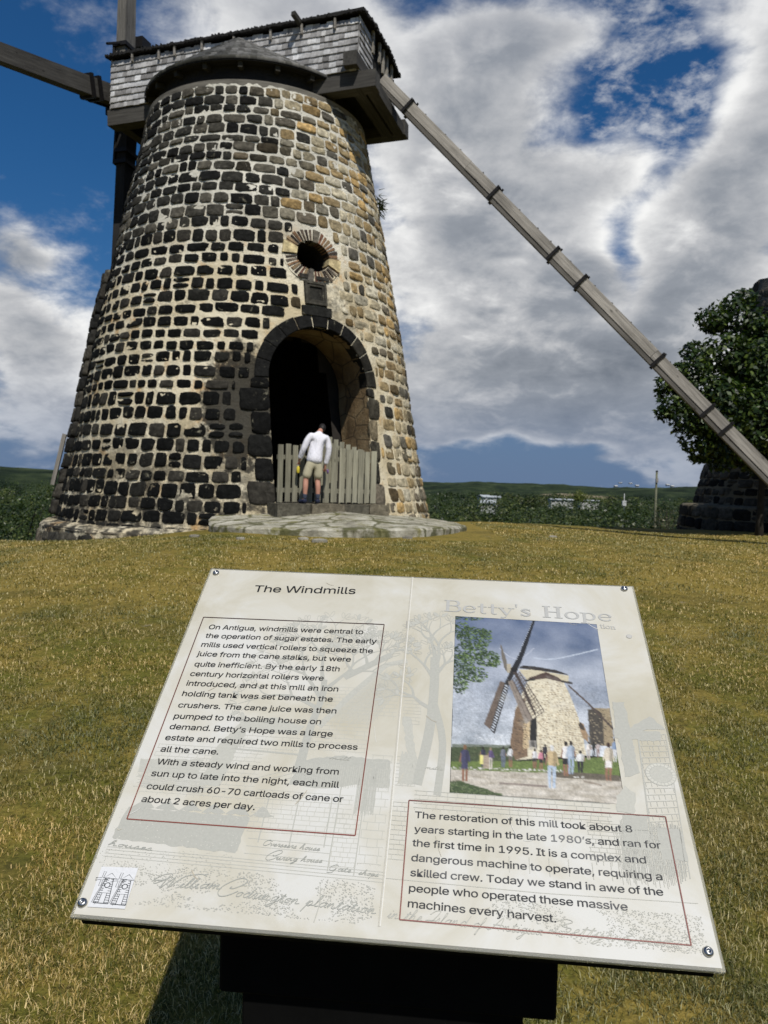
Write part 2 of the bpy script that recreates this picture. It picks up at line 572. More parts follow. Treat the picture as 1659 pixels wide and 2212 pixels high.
def build_grass():
    P = []
    # blades thin out and widen with distance
    for y0, y1, dens, wid, ln in ((1.3, 2.6, 30000, .0022, .030), (2.6, 3.6, 19000, .0026, .030), (3.6, 5.2, 9500, .0034, .031), (5.2, 7.5, 4200, .0048, .033), (7.5, 14.0, 1300, .008, .034), (14.0, 20.0, 450, .014, .036)):
        hw1 = .54 * y1 + .1
        n = int(dens * (y1 - y0) * 2 * hw1)
        x = rng.uniform(-hw1, hw1, n); y = rng.uniform(y0, y1, n)
        k = np.abs(x) < .54 * y + .1
        x, y = x[k], y[k]
        P.append(np.stack([x, y, np.full(len(x), wid), np.full(len(x), ln)], 1))
    P = np.concatenate(P)
    # patchiness
    pv = np.array([noise.noise(Vector((a * 2.2, b * 2.2, 5))) + .7 * noise.noise(Vector((a * 6, b * 6, 8))) for a, b in P[:, :2]])
    keep = rng.random(len(P)) < np.clip(.72 + 1.1 * pv, .06, 1)
    # nothing grows in the threshold slab
    keep &= ~((P[:, 1] > 13.2) & (P[:, 0] > -4) & (P[:, 0] < 2.2))
    P = P[keep]; pv = pv[keep]
    N = len(P)
    z = np.array([gz(a, b) for a, b in P[:, :2]])
    ang = rng.uniform(0, 2 * PI, N)
    lean = np.clip(rng.normal(1.08, .34, N), .1, 1.5)          # from upright
    L = P[:, 3] * rng.uniform(.45, 1.35, N)
    d = np.stack([np.cos(ang), np.sin(ang)], 1)
    s = np.stack([-d[:, 1], d[:, 0]], 1)
    h1 = L * .55 * np.cos(lean * .7); o1 = L * .55 * np.sin(lean * .7)
    h2 = h1 + L * .45 * np.cos(lean * 1.2); o2 = o1 + L * .45 * np.sin(lean * 1.2)
    w = P[:, 2] * rng.uniform(.6, 1.3, N)
    V = np.zeros((N, 5, 3))
    b = P[:, :2]
    V[:, 0, :2] = b - s * w[:, None] * .5; V[:, 1, :2] = b + s * w[:, None] * .5
    V[:, 2, :2] = b + d * o1[:, None] + s * w[:, None] * .45; V[:, 3, :2] = b + d * o1[:, None] - s * w[:, None] * .45
    V[:, 4, :2] = b + d * o2[:, None]
    V[:, 0, 2] = z - .004; V[:, 1, 2] = z - .004
    V[:, 2, 2] = z + h1 + .002; V[:, 3, 2] = z + h1 + .002; V[:, 4, 2] = z + np.maximum(h2, .004)
    g = np.array([[.082, .092, .014], [.125, .120, .022], [.180, .148, .036], [.31, .240, .085], [.58, .50, .27], [.045, .052, .009]])
    mix = np.clip(rng.normal(.49, .30, N) - pv * .38 + .16 * sstep_np(2.5, 8, b[:, 1]), 0, .999)
    order = np.array([5, 0, 1, 2, 3, 4])
    mix = np.where(rng.random(N) < .30, rng.uniform(.72, .999, N), mix * .92)
    q = mix * 5; i = np.floor(q).astype(int); fr = (q - i)[:, None]
    c = g[order[i]] * (1 - fr) + g[order[np.minimum(i + 1, 5)]] * fr
    big = np.array([noise.noise(Vector((a * .55, q_ * .8, 21))) + .6 * noise.noise(Vector((a * 1.6, q_ * 2.0, 33))) for a, q_ in b])
    c *= rng.uniform(.74, 1.28, (N, 1)) * (1 + .42 * np.clip(big, -.8, .8))[:, None]
    c *= 1 + np.clip(big, -.8, .8)[:, None] * np.array([.22, .02, -.10])
    me = fast_mesh('lawn_grass', V, [(0, 1, 2, 3), (3, 2, 4)], MT['blade'], c)
    tag(link(me, 'lawn_grass'), 'short dry lawn grass, straw and olive green, in front of the mill', 'grass', kind='stuff')


def sstep_np(a, b, x):
    t = np.clip((x - a) / (b - a), 0, 1)
    return t * t * (3 - 2 * t)


build_grass()


# ------------------------------------------------------------------ far hills
def m_hill(name='wooded_hill', bare=False):
    m, T = material(name, .95, .1)
    pos = T.node('ShaderNodeNewGeometry').outputs['Position']
    a = T.noise(pos, .014, 7, .65); b = T.noise(pos, .055, 8, .78)
    f = T.math('ADD', T.math('MULTIPLY', a, .55), T.math('MULTIPLY', b, .45))
    c = T.ramp(f, [(.40, (.006, .012, .007)), (.48, (.017, .030, .014)), (.56, (.045, .064, .027)), (.66, (.10, .115, .055))])
    if bare:                                    # a quarried sandy face on this slope
        q = T.vmath('MULTIPLY', T.vmath('SUBTRACT', T.vmath('ADD', pos, T.vmath('MULTIPLY', T.noise(pos, .05, 5, .6, out=1), (30, 0, 5))), (192, 0, -3.4)), (1 / 30.0, 0, 1 / 2.2))
        k = T.maprange(T.vmath('DOT_PRODUCT', q, q), 1.3, .6)
        c = T.mix(k, c, T.ramp(b, [(.40, (.06, .065, .03)), (.47, (.26, .22, .14)), (.6, (.40, .34, .23))]))
    T.put(T.b.inputs['Base Color'], c)
    T.put(T.b.inputs['Normal'], T.bump(b, 1.0, 6.0))
    return m


MT['hill'] = m_hill()
MT['hill_bare'] = m_hill('quarried_hill', True)


def hill(pts, Y, depth, base, seed, rough, mat='hill'):
    """a ridge whose crest passes the given (x on the picture, y) directions at distance Y"""
    xs = [p[0] for p in pts]
    n = 260
    v = []; f = []
    rows = 9
    for k in range(n):
        px = xs[0] + (xs[-1] - xs[0]) * k / (n - 1)
        py = np.interp(px, xs, [p[1] for p in pts])
        top = at_depth(px, py, Y)
        h = top.z - base
        for j in range(rows):
            t = j / (rows - 1) * 2 - 1
            prof = (1 - t * t) ** 1.3
            zz = base - 2 + (h + 2) * prof + rough * prof ** .3 * noise.fractal(Vector((top.x * .02, t * 4 + seed, seed)), 1, 2, 4) * (1 if abs(t) < .99 else 0)
            sc = (Y + t * depth) / Y
            v.append((top.x * sc, Y + t * depth, zz))
    for k in range(n - 1):
        for j in range(rows - 1):
            a = k * rows + j
            f.append((a, a + rows, a + rows + 1, a + 1))
    me = bpy.data.meshes.new('hills')
    me.from_pydata(v, [], f)
    me.polygons.foreach_set('use_smooth', [True] * len(f))
    me.materials.append(MT[mat])
    tag(link(me, 'hills'), kind='structure')


hill([(-600, 1000), (-200, 1002), (0, 1008), (130, 1016), (260, 1026), (420, 1034), (620, 1044)], 520, 150, -9, 1.3, 1.2)
hill([(300, 1044), (700, 1046), (900, 1040), (975, 1043), (1035, 1040), (1100, 1044), (1180, 1045), (1290, 1052), (1420, 1054), (1500, 1060), (1800, 1064), (2400, 1080)], 2300, 500, -18, 4.1, 4)
hill([(300, 1052), (860, 1052), (950, 1049), (1010, 1046), (1060, 1050), (1160, 1056), (1300, 1059), (1400, 1055), (1480, 1051), (1640, 1057), (2000, 1066), (2500, 1084)], 1350, 260, -14, 7.7, 2.5)
hill([(500, 1062), (900, 1062), (1000, 1059), (1150, 1064), (1250, 1066), (1400, 1063), (1500, 1064), (1800, 1074)], 760, 120, -12, 2.9, 1.6, 'hill_bare')
# ------------------------------------------------------------------ masonry
def lerp(a, b, t): return tuple(x + (y - x) * t for x, y in zip(a, b))


class Tower:
    def __init__(s, ax, zs, rs):
        s.ax = Vector((ax[0], ax[1], 0)); s.zs = zs; s.rs = rs

    def r(s, z): return float(np.interp(z, s.zs, s.rs))

    def p(s, th, z, off=0.0):
        r = s.r(z) + off
        return s.ax + Vector((r * sin(th), -r * cos(th), z))

    def local(s, td, u, z, off=0.0):
        """point at lateral offset u and height z in front of the direction td, lying on the wall"""
        r = s.r(z) + off
        q = math.sqrt(max(r * r - u * u, .01))
        n = Vector((sin(td), -cos(td), 0)); t = Vector((cos(td), sin(td), 0))
        return s.ax + n * q + t * u + Vector((0, 0, z))


def wall_grid(T, mb, z0, z1, nth, nz, rough, keep, th0=0, th1=2 * PI, ztop=None):
    idx = {}
    for j in range(nz + 1):
        for i in range(nth + 1):
            th = th0 + (th1 - th0) * i / nth
            zt = z1 if ztop is None else min(z1, ztop(th))
            z = z0 + (zt - z0) * j / nz
            o = rough * (noise.noise(Vector((cos(th) * 11, sin(th) * 11, z * 2.6))) + .6 * noise.noise(Vector((cos(th) * 30, sin(th) * 30, z * 7))))
            idx[i, j] = mb.add([T.p(th, z, o)], [])
    for j in range(nz):
        for i in range(nth):
            th = th0 + (th1 - th0) * (i + .5) / nth
            z = z0 + (z1 - z0) * (j + .5) / nz
            if keep(th, z):
                mb.f.append([idx[i, j], idx[i + 1, j], idx[i + 1, j + 1], idx[i, j + 1]]); mb.m.append(mb.mi)


def stone_at(mb, to3, u0, u1, z0, z1, col, R, proud=.03, seed=0, n=14, sq=3.4):
    """one rough stone filling a rectangle (u0..u1, z0..z1); to3(u, z, off) maps to the wall"""
    cu, cz = (u0 + u1) / 2, (z0 + z1) / 2
    hu, hz = (u1 - u0) / 2, (z1 - z0) / 2
    out = []
    ph = R.uniform(0, 6); am = R.choice((.3, .6, .8, 1.2)) if sq < 8 else .4
    for k in range(n):
        a = 2 * PI * (k + .3) / n + R.uniform(-.08, .08)
        c, s_ = cos(a), sin(a)
        m = (abs(c) ** sq + abs(s_) ** sq) ** (-1 / sq)
        w = 1.02 + am * (.05 * sin(2 * a + ph) + .06 * sin(3 * a + ph * 2) + R.uniform(-.06, .05))
        out.append((c * m * w, s_ * m * w))
    pts = []; cols = []
    tilt = (R.uniform(-.012, .012), R.uniform(-.015, .012))
    for sc, off in ((1.0, -.03), (.985, proud * .6), (.90, proud), (.45, proud + R.uniform(-.012, .010))):
        for x, y in out:
            o = off + (0 if sc == 1 else tilt[0] * x + tilt[1] * y + R.uniform(-.006, .006))
            pts.append(to3(cu + x * hu * sc, cz + y * hz * sc, o))
            j = R.uniform(.72, 1.3)
            cols.append(tuple(q * j for q in col))
    pts.append(to3(cu, cz, proud + .008)); cols.append(col)
    fs = []
    for r in range(3):
        for k in range(n):
            k2 = (k + 1) % n
            fs.append((r * n + k, r * n + k2, (r + 1) * n + k2, (r + 1) * n + k))
    for k in range(n):
        fs.append((3 * n + k, 3 * n + (k + 1) % n, 4 * n))
    mb.add(pts, fs, cols)


def courses(T, mb, z0, z1, th0, th1, hfun, wfun, gapfun, colfun, blocked, R, ztop=None):
    z = z0
    while z < z1 - .1:
        h = hfun(z) * R.uniform(.82, 1.2)
        h = min(h, z1 - z)
        zm = z + h / 2
        r = T.r(zm)
        th = th0 + R.uniform(0, .08)
        wave = R.uniform(0, 6)
        while th < th1:
            w = wfun(z) * R.choice((.62, .8, .95, 1.0, 1.1, 1.35))
            dth = w / r
            a, b = th, th + dth
            bl = blocked(a, b, z, z + h)
            if bl == 'skip':
                th += dth * .35
                continue
            if bl is not None:
                a, b = bl
                if (b - a) * r < .12:
                    th = max(th + .02, b) + .01
                    continue
            tm = (a + b) / 2
            if ztop is None or z + h < ztop(tm):
                g = gapfun(tm, z)
                lo = z + g + .02 * sin(tm * 5 + wave) + R.uniform(-.012, .012)
                hi = z + h - g + .02 * sin(tm * 5 + wave) + R.uniform(-.012, .012)
                ga = g / r
                if R.random() < .09 and h > .26 and (b - a) * r > .3:   # two thin stones in one bed
                    mz = lo + (hi - lo) * R.uniform(.4, .6)
                    for l2, h2 in ((lo, mz - g * .6), (mz + g * .6, hi)):
                        stone_at(mb, lambda u, q, o: T.p(u, q, o), a + ga, b - ga, l2, h2, colfun(tm, z, R), R, R.uniform(.012, .035))
                else:
                    stone_at(mb, lambda u, q, o: T.p(u, q, o), a + ga, b - ga, lo, hi, colfun(tm, z, R), R, R.uniform(.014, .030), sq=R.uniform(5, 13))
            th = max(b, th + .02)
        z += h


# ------------------------------------------------------------------ the restored mill
AX = (-3.40, 19.71)
TW = Tower(AX, [-1.5, -.5, .77, 1.88, 3.1, 4.15, 5.2, 6.3, 7.85, 9.0, 9.8, 10.4],
           [5.05, 4.84, 4.53, 4.27, 4.05, 3.875, 3.69, 3.45, 3.15, 2.88, 2.72, 2.60])
TD = rad(31)                # where the doorway faces
DW, DZ0, DZS = 1.16, 1.06, 3.64      # half width, sill, spring of the arch
OVZ, OVW, OVH = 6.36, .41, .34
VR = .28                    # depth of the arch stones
mill = thing('windmill', (AX[0], AX[1], .3), 'restored stone windmill with shingled cap, bare sail arms and long tail pole', 'windmill')


def in_door(u, z, e):
    if z < DZ0 - e: return False
    if z < DZS: return abs(u) < DW + e
    return u * u + (z - DZS) ** 2 < (DW + e) ** 2


def in_oval(u, z, e):
    return (u / (OVW + e)) ** 2 + ((z - OVZ) / (OVH + e)) ** 2 < 1


def blk(e_d, e_o):
    def f(a, b, z0, z1):
        """None: free; 'skip': wholly inside; (a, b): the free remainder"""
        z = (z0 + z1) / 2
        r = TW.r(z)
        n = 9
        free = []
        for k in range(n):
            th = a + (b - a) * k / (n - 1)
            d = (th - TD + PI) % (2 * PI) - PI
            if abs(d) > 1.2:
                free.append(True); continue
            u = r * sin(d)
            bad = False
            for zz in (z0 + .04, z, z1 - .04):
                if in_door(u, zz, e_d) or in_oval(u, zz, e_o): bad = True
                if abs(u) < .37 and 5.02 < zz < 5.86: bad = True         # date stone over the arch
                if abs(u) < DW + .25 and DZ0 - .2 < zz < DZ0 + .02: bad = True
                if z < DZS and abs(abs(u) - DW) < QW(zz, u): bad = True
            free.append(not bad)
        if all(free): return None
        if not any(free): return 'skip'
        best = None; k = 0
        while k < n:
            if free[k]:
                j = k
                while j + 1 < n and free[j + 1]: j += 1
                if best is None or j - k > best[1] - best[0]: best = (k, j)
                k = j
            k += 1
        if best[1] == best[0]: return 'skip'
        st = (b - a) / (n - 1)
        return (a + st * best[0], a + st * best[1])
    return f


def QW(z, u):
    i = int((z - DZ0) / .47)
    base = (.50, .34, .44, .36, .56, .34)[i % 6]
    return base if u < 0 else base * .62


def stone_col(th, z, R):
    d = (th + PI) % (2 * PI) - PI
    deg = math.degrees(d)
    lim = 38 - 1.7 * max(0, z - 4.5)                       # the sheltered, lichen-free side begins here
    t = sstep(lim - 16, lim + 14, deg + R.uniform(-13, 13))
    if z > 7.5 and deg > -8 and R.random() < .30: t = max(t, .35 * sstep(7.6, 9.5, z))
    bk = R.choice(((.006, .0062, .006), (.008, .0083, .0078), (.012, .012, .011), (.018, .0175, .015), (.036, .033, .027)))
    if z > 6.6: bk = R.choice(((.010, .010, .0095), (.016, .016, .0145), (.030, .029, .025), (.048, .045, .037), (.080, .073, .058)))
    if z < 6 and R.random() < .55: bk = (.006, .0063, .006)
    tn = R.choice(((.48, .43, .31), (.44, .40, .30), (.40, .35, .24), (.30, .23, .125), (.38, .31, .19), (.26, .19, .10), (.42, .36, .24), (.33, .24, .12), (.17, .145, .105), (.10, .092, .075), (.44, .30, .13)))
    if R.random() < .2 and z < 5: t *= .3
    return lerp(bk, tn, t)


def gap(th, z):
    g = .020 if z > 7 else .024
    if 1.5 < z < 6.5: g += .012 + .018 * noise.noise(Vector((th * 3, z * .7, 3)))
    return g


def build_mill_tower():
    R = random.Random(5)
    mb = MB(); mb.col = (1, 1, 1)
    keep = lambda th, z: not ((abs((th - TD + PI) % (2 * PI) - PI) < 1.2) and
                              (in_door(TW.r(z) * sin(th - TD), z, .02) or in_oval(TW.r(z) * sin(th - TD), z, .03)))
    wall_grid(TW, mb, -1.5, 10.12, 330, 170, .016, keep)
    # bedding of the arch ring and of the oval's ring
    for k in range(48):
        pts = []
        for kk in (k, k + 1):
            a = PI * kk / 48
            for rr in (DW, DW + VR):
                pts.append(TW.local(TD, -cos(a) * rr, DZS + sin(a) * rr, .018))
        mb.add(pts, [(0, 1, 3, 2)])
    for sgn in (-1, 1):
        zz = [DZ0 + (DZS - DZ0) * i / 12 for i in range(13)]
        pts = [TW.local(TD, sgn * q, z, .018) for z in zz for q in (DW, DW + .30)]
        mb.add(pts, [(2 * i, 2 * i + 1, 2 * i + 3, 2 * i + 2) for i in range(12)])
    for k in range(48):
        pts = []
        for kk in (k, k + 1):
            a = 2 * PI * kk / 48
            for e in (0, .27):
                pts.append(TW.local(TD - rad(1), cos(a) * (OVW + e), OVZ + sin(a) * (OVH + e), .016))
        mb.add(pts, [(0, 1, 3, 2)])
    body = mb.build('stone_tower', MT['mortar'], mill, True)
    sb = MB()
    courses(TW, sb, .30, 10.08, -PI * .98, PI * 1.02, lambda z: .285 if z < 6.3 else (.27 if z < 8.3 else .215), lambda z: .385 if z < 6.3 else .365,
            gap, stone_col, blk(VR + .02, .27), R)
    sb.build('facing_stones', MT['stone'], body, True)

    # arch stones, jamb stones, brick ring of the oval, date stone
    ab = MB()
    nv = 11
    for i in range(nv):
        a0 = PI * i / nv; a1 = PI * (i + 1) / nv
        g = .002 if i < 4 else .008
        rr0, rr1 = DW - .004, DW + VR * R.uniform(.92, 1.05)
        col = (.010, .010, .0095) if i < 8 else (.026, .024, .019)
        j = R.uniform(.8, 1.35); col = tuple(c * j for c in col)
        pts = []; n = 5
        for off in (-.30, .030, .046):
            sh = .0 if off < .04 else .018
            for rr in (rr0 + sh, rr1 - sh):
                for k in range(n + 1):
                    a = a0 + g + sh / DW + (a1 - a0 - 2 * g - 2 * sh / DW) * k / n
                    pts.append(TW.local(TD, -cos(a) * rr, DZS + sin(a) * rr, off))
        m = n + 1; fs = []
        for lay in range(2):
            o0, o1 = lay * 2 * m, (lay + 1) * 2 * m
            for k in range(n):
                fs.append((o0 + k, o0 + k + 1, o1 + k + 1, o1 + k))
                fs.append((o0 + m + k + 1, o0 + m + k, o1 + m + k, o1 + m + k + 1))
            fs.append((o0, o1, o1 + m, o0 + m)); fs.append((o0 + n, o0 + m + n, o1 + m + n, o1 + n))
        o1 = 4 * m
        for k in range(n): fs.append((o1 + k, o1 + k + 1, o1 + m + k + 1, o1 + m + k))
        ab.add(pts, fs, col)
    ab.build('arch_stones', MT['stone'], mill)
    for sgn in (-1, 1):
        jb = MB()
        z = DZ0
        while z < DZS - .1:
            h = min(.47, DZS - z)
            w = QW(z + .1, sgn)
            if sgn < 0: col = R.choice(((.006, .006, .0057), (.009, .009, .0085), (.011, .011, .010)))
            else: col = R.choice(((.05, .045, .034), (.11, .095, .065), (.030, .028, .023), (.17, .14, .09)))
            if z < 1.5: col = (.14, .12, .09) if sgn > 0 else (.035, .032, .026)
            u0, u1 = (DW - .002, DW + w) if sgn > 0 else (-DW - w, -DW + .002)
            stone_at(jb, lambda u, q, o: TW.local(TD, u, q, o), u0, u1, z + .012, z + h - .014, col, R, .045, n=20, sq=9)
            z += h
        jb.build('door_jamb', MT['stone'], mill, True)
    # the passage through the wall
    pb = MB(); pb.col = (1, 1, 1)
    prof = [(-DW, DZ0)] + [(-DW, DZ0 + (DZS - DZ0) * i / 7) for i in range(1, 7)] + [(-DW * cos(PI * k / 28), DZS + DW * sin(PI * k / 28)) for k in range(29)] + [(DW, DZS - (DZS - DZ0) * i / 7) for i in range(1, 8)]
    nD = 9; pts = []
    n_in = Vector((-sin(TD), cos(TD), 0))
    for j in range(nD + 1):
        for (u, z) in prof:
            p = TW.local(TD, u * (1 - .0 * j), z, .02) + n_in * (1.35 * j / nD)
            q = .02 * noise.noise(p * 2.2)
            pts.append(p + Vector((q, q, 0)) * (j > 0))
    m = len(prof); fs = []
    for j in range(nD):
        for k in range(m - 1):
            fs.append((j * m + k, j * m + k + 1, (j + 1) * m + k + 1, (j + 1) * m + k))
    pb.add(pts, fs)
    mm, T = material('passage_stone', .9, .2)
    o = T.obj()
    n = T.noise(o, 1.6, 6, .65, .4)
    c = T.ramp(n, [(.3, (.13, .085, .045)), (.5, (.27, .185, .095)), (.7, (.36, .27, .15))])
    vv = T.voro(T.scale(o, (1.3, 1.3, 2.4)), 1.0, 'DISTANCE_TO_EDGE')
    c = T.mix(T.maprange(vv, .012, .035, .75, 0), c, (.05, .04, .03))
    T.put(T.b.inputs['Base Color'], c)
    T.put(T.b.inputs['Normal'], T.bump(T.noise(o, 13, 6, .7), .8, .04))
    pb.build('door_passage', mm, mill)
    # inside of the tower: wall and floor of beaten earth, the indoor shade put into their colour
    ib = MB()
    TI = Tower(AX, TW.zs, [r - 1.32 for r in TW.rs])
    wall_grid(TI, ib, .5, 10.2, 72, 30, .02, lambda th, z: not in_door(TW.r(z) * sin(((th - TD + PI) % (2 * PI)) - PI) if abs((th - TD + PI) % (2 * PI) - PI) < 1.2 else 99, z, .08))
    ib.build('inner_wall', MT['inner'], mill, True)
    fb = MB()
    pts = [TW.p(2 * PI * k / 60, DZ0 - .02, -.4) for k in range(60)]
    for q in pts: q.z = DZ0 - .02
    fb.add(pts, [tuple(range(60))])
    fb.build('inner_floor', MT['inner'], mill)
    # oval window
    ob = MB()
    TO = TD - rad(1)
    oc, os_ = cos(rad(-11)), sin(rad(-11))

    def ovp(a, e, off):
        x, y = cos(a) * (OVW + e), sin(a) * (OVH + e)
        return TW.local(TO, x * oc - y * os_, OVZ + x * os_ + y * oc, off)
    nb = 40
    for k in range(nb):
        a0 = 2 * PI * k / nb; a1 = 2 * PI * (k + 1) / nb
        am = math.degrees((a0 + a1) / 2)
        if min(abs(am - q) for q in (0, 90, 180, 270, 360)) < 12: continue
        col = R.choice(((.17, .085, .055), (.12, .062, .045), (.22, .13, .075), (.045, .034, .028), (.11, .085, .065), (.24, .17, .10), (.16, .13, .10)))
        e1 = R.uniform(.21, .265); g = (a1 - a0) * R.uniform(.13, .26)
        pts = []
        for off in (-.24, .035):
            for a in (a0 + g, a1 - g):
                for e in (-.005, e1):
                    pts.append(ovp(a, e, off + R.uniform(-.006, .006)))
        ob.add(pts, [(4, 5, 7, 6), (0, 2, 6, 4), (1, 5, 7, 3), (0, 4, 5, 1), (2, 3, 7, 6)], col)
    ob.build('window_brick_ring', MT['stone'], mill)
    for am, col, e1, hw in ((180, (.52, .43, .24), .28, 13), (0, (.50, .41, .23), .28, 13), (90, (.13, .115, .09), .25, 7), (270, (.11, .10, .085), .25, 6)):
        kb = MB()
        pts = []
        for off in (-.24, .06):
            for a in (rad(am - hw), rad(am + hw)):
                for e in (-.03, e1):
                    pts.append(ovp(a, e, off))
        kb.add(pts, [(4, 5, 7, 6), (0, 2, 6, 4), (1, 5, 7, 3), (0, 4, 5, 1), (2, 3, 7, 6)], col)
        kb.build('window_key_stone', MT['stone'], mill)
    lb = MB()
    m = 40; pts = []
    for j in range(4):
        for k in range(m):
            a = 2 * PI * k / m
            pts.append(ovp(a, 0, .02) + Vector((-sin(TO), cos(TO), 0)) * (.45 * j))
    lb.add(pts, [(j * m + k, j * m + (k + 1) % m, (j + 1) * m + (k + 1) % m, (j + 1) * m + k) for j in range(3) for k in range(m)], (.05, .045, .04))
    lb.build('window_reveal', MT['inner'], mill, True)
    # date stone: a moulded frame round a sunk panel, on a sill block
    db = MB()
    L = lambda u, z, o: TW.local(TO, u, z, o)

    def slab(mb, u0, u1, z0, z1, o0, o1, col):
        pts = [L(u, z, o) for o in (o0, o1) for (u, z) in ((u0, z0), (u1, z0), (u1, z1), (u0, z1))]
        mb.add(pts, [(4, 5, 6, 7), (0, 1, 5, 4), (1, 2, 6, 5), (2, 3, 7, 6), (3, 0, 4, 7)], col)
    slab(db, -.335, .335, 5.04, 5.235, -.1, .075, (.020, .020, .018))
    slab(db, -.25, .25, 5.262, 5.80, -.1, .028, (.030, .029, .025))
    for q, o_, c_ in ((.25, .075, (.060, .056, .045)), (.195, .055, (.045, .042, .034))):
        w = .05
        slab(db, -q, -q + w, 5.53 - q, 5.53 + q, .0, o_, c_); slab(db, q - w, q, 5.53 - q, 5.53 + q, .0, o_, c_)
        slab(db, -q + w, q - w, 5.53 + q - w, 5.53 + q, .0, o_ + .002, c_); slab(db, -q + w, q - w, 5.53 - q, 5.53 - q + w, .0, o_ + .002, c_)
    slab(db, -.34, -.02, 5.84, 5.93, -.1, .05, (.035, .033, .028)); slab(db, .03, .34, 5.84, 5.92, -.1, .05, (.035, .033, .028))
    db.build('date_stone', MT['stone'], mill)
    # threshold of the door
    tb = MB()
    R2 = random.Random(3)
    nI = Vector((-sin(TD), cos(TD), 0)); tt = Vector((cos(TD), sin(TD), 0))
    org = TW.local(TD, 0, DZ0, 0); org.z = 0
    for u0, u1 in ((-1.32, -.62), (-.6, .12), (.14, .72), (.74, 1.2)):
        tb.box(org, tt, -nI, Vector((0, 0, 1)), (u0, u1), (-.75, .36 + R2.uniform(-.03, .03)), (.6, 1.10 + R2.uniform(-.012, .012)), R2.choice(((.06, .055, .045), (.10, .092, .07), (.16, .14, .10))))
    tb.build('door_step', MT['stone'], mill)
    # plinth course at the foot
    TP = Tower(AX, [-2, .1, .50], [5.12, 4.98, 4.88])
    qb = MB()
    pts = []; m = 120
    for z, o in ((-1.6, 0), (.42, 0.02), (.50, -.05), (.56, -.40)):
        for k in range(m):
            th = 2 * PI * k / m
            pts.append(TP.p(th, min(z, .5), o + .04 * noise.noise(Vector((cos(th) * 9, sin(th) * 9, z * 3)))) + Vector((0, 0, z - min(z, .5) + .03 * noise.noise(Vector((cos(th) * 7, sin(th) * 7, 2))) - .006 * min(0, math.degrees(th if th < PI else th - 2 * PI) + 20) * 0)))
    qb.add(pts, [(j * m + k, j * m + (k + 1) % m, (j + 1) * m + (k + 1) % m, (j + 1) * m + k) for j in range(3) for k in range(m)], (.055, .05, .04))
    ps = qb.build('plinth', MT['mortar'], mill, False)
    sb = MB()
    courses(TP, sb, -.45, .46, -PI * .6, PI * .6, lambda z: .40, lambda z: .55, lambda a, b: .02, lambda th, z, R: R.choice(((.04, .038, .032), (.07, .064, .05), (.12, .105, .08), (.025, .024, .021))), lambda *a: None, R)
    sb.build('plinth_stones', MT['stone'], ps, True)
    # surround of the tall opening on the lee side, seen edge on
    gb = MB()
    for z in np.arange(.62, 6.2, .36):
        for a0, a1, o in ((-77, -71.1, .19), (-71.0, -65, .13)):
            stone_at(gb, lambda u, q, of: TW.p(u, q, of), rad(a0), rad(a1), z + .002, z + .357, R.choice(((.026, .025, .022), (.06, .055, .045), (.04, .037, .031), (.016, .016, .015))), R, o + R.uniform(-.004, .004), n=20, sq=22)
    gb.build('opening_surround', MT['stone'], mill, True)
    bb = MB()
    for i, a in enumerate((-72.0, -70.2)):
        p0 = TW.p(rad(a), 1.3, .26); p1 = TW.p(rad(a - .5), 2.5, .26)
        bb.beam(p0, p1, .09, .03, up=Vector((0, -1, 0)), col=(.8, .8, .8))
    bb.build('plank', MT['wood'], mill)


build_mill_tower()
# ------------------------------------------------------------------ cap, sails and tail pole of the mill
YAW = rad(17)
EL = Vector((cos(YAW), -sin(YAW), 0))              # along the cap, towards the tail
EW = Vector((sin(YAW), cos(YAW), 0))               # across the cap, away from the viewer
EZ = Vector((0, 0, 1))
A3 = Vector((AX[0], AX[1], 0))
CW = 2.75
L0, L1 = -3.33, 3.08
TILT = .020
ELT = (EL + EZ * TILT).normalized()


def cap(l, w, z): return A3 + EL * l + EW * w + EZ * (z + TILT * l)


def on_plane(x, y, pt, nrm):
    d = ray(x, y)
    return CAM + d * ((pt - CAM).dot(nrm) / d.dot(nrm))


SH0 = ((.17, .165, .16), (.25, .245, .24), (.33, .325, .32), (.40, .395, .39), (.46, .455, .45), (.29, .285, .28))


SH = [tuple(min(.62, q * 1.4) for q in c) for c in SH0]


def shingle_wall(mb, org, ax, out, length, z0, rows, expo, R, skip=None, top=None):
    for j in range(rows):
        x = -R.uniform(0, .08)
        while x < length:
            w = R.uniform(.09, .19)
            a, b = max(0, x), min(length, x + w - .004)
            x += w
            if b - a < .02: continue
            if skip and skip((a + b) / 2, j): continue
            zlo = z0 + j * expo + R.uniform(-.007, .007); zhi = z0 + (j + 1) * expo + .05
            if j == rows - 1 and top: zhi = z0 + rows * expo + R.uniform(-.03, .02)
            jt = R.uniform(-.003, .004)
            c = R.choice(SH); k = R.uniform(.75, 1.15)
            c = tuple(q * k for q in c)
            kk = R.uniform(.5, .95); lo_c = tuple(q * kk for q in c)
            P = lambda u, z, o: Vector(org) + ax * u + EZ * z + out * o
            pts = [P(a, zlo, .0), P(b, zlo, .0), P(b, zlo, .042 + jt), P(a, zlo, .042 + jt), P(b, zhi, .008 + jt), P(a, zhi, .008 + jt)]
            mb.add(pts, [(0, 1, 2, 3), (3, 2, 4, 5), (0, 3, 5), (1, 4, 2)], [lo_c, lo_c, lo_c, lo_c, c, c])


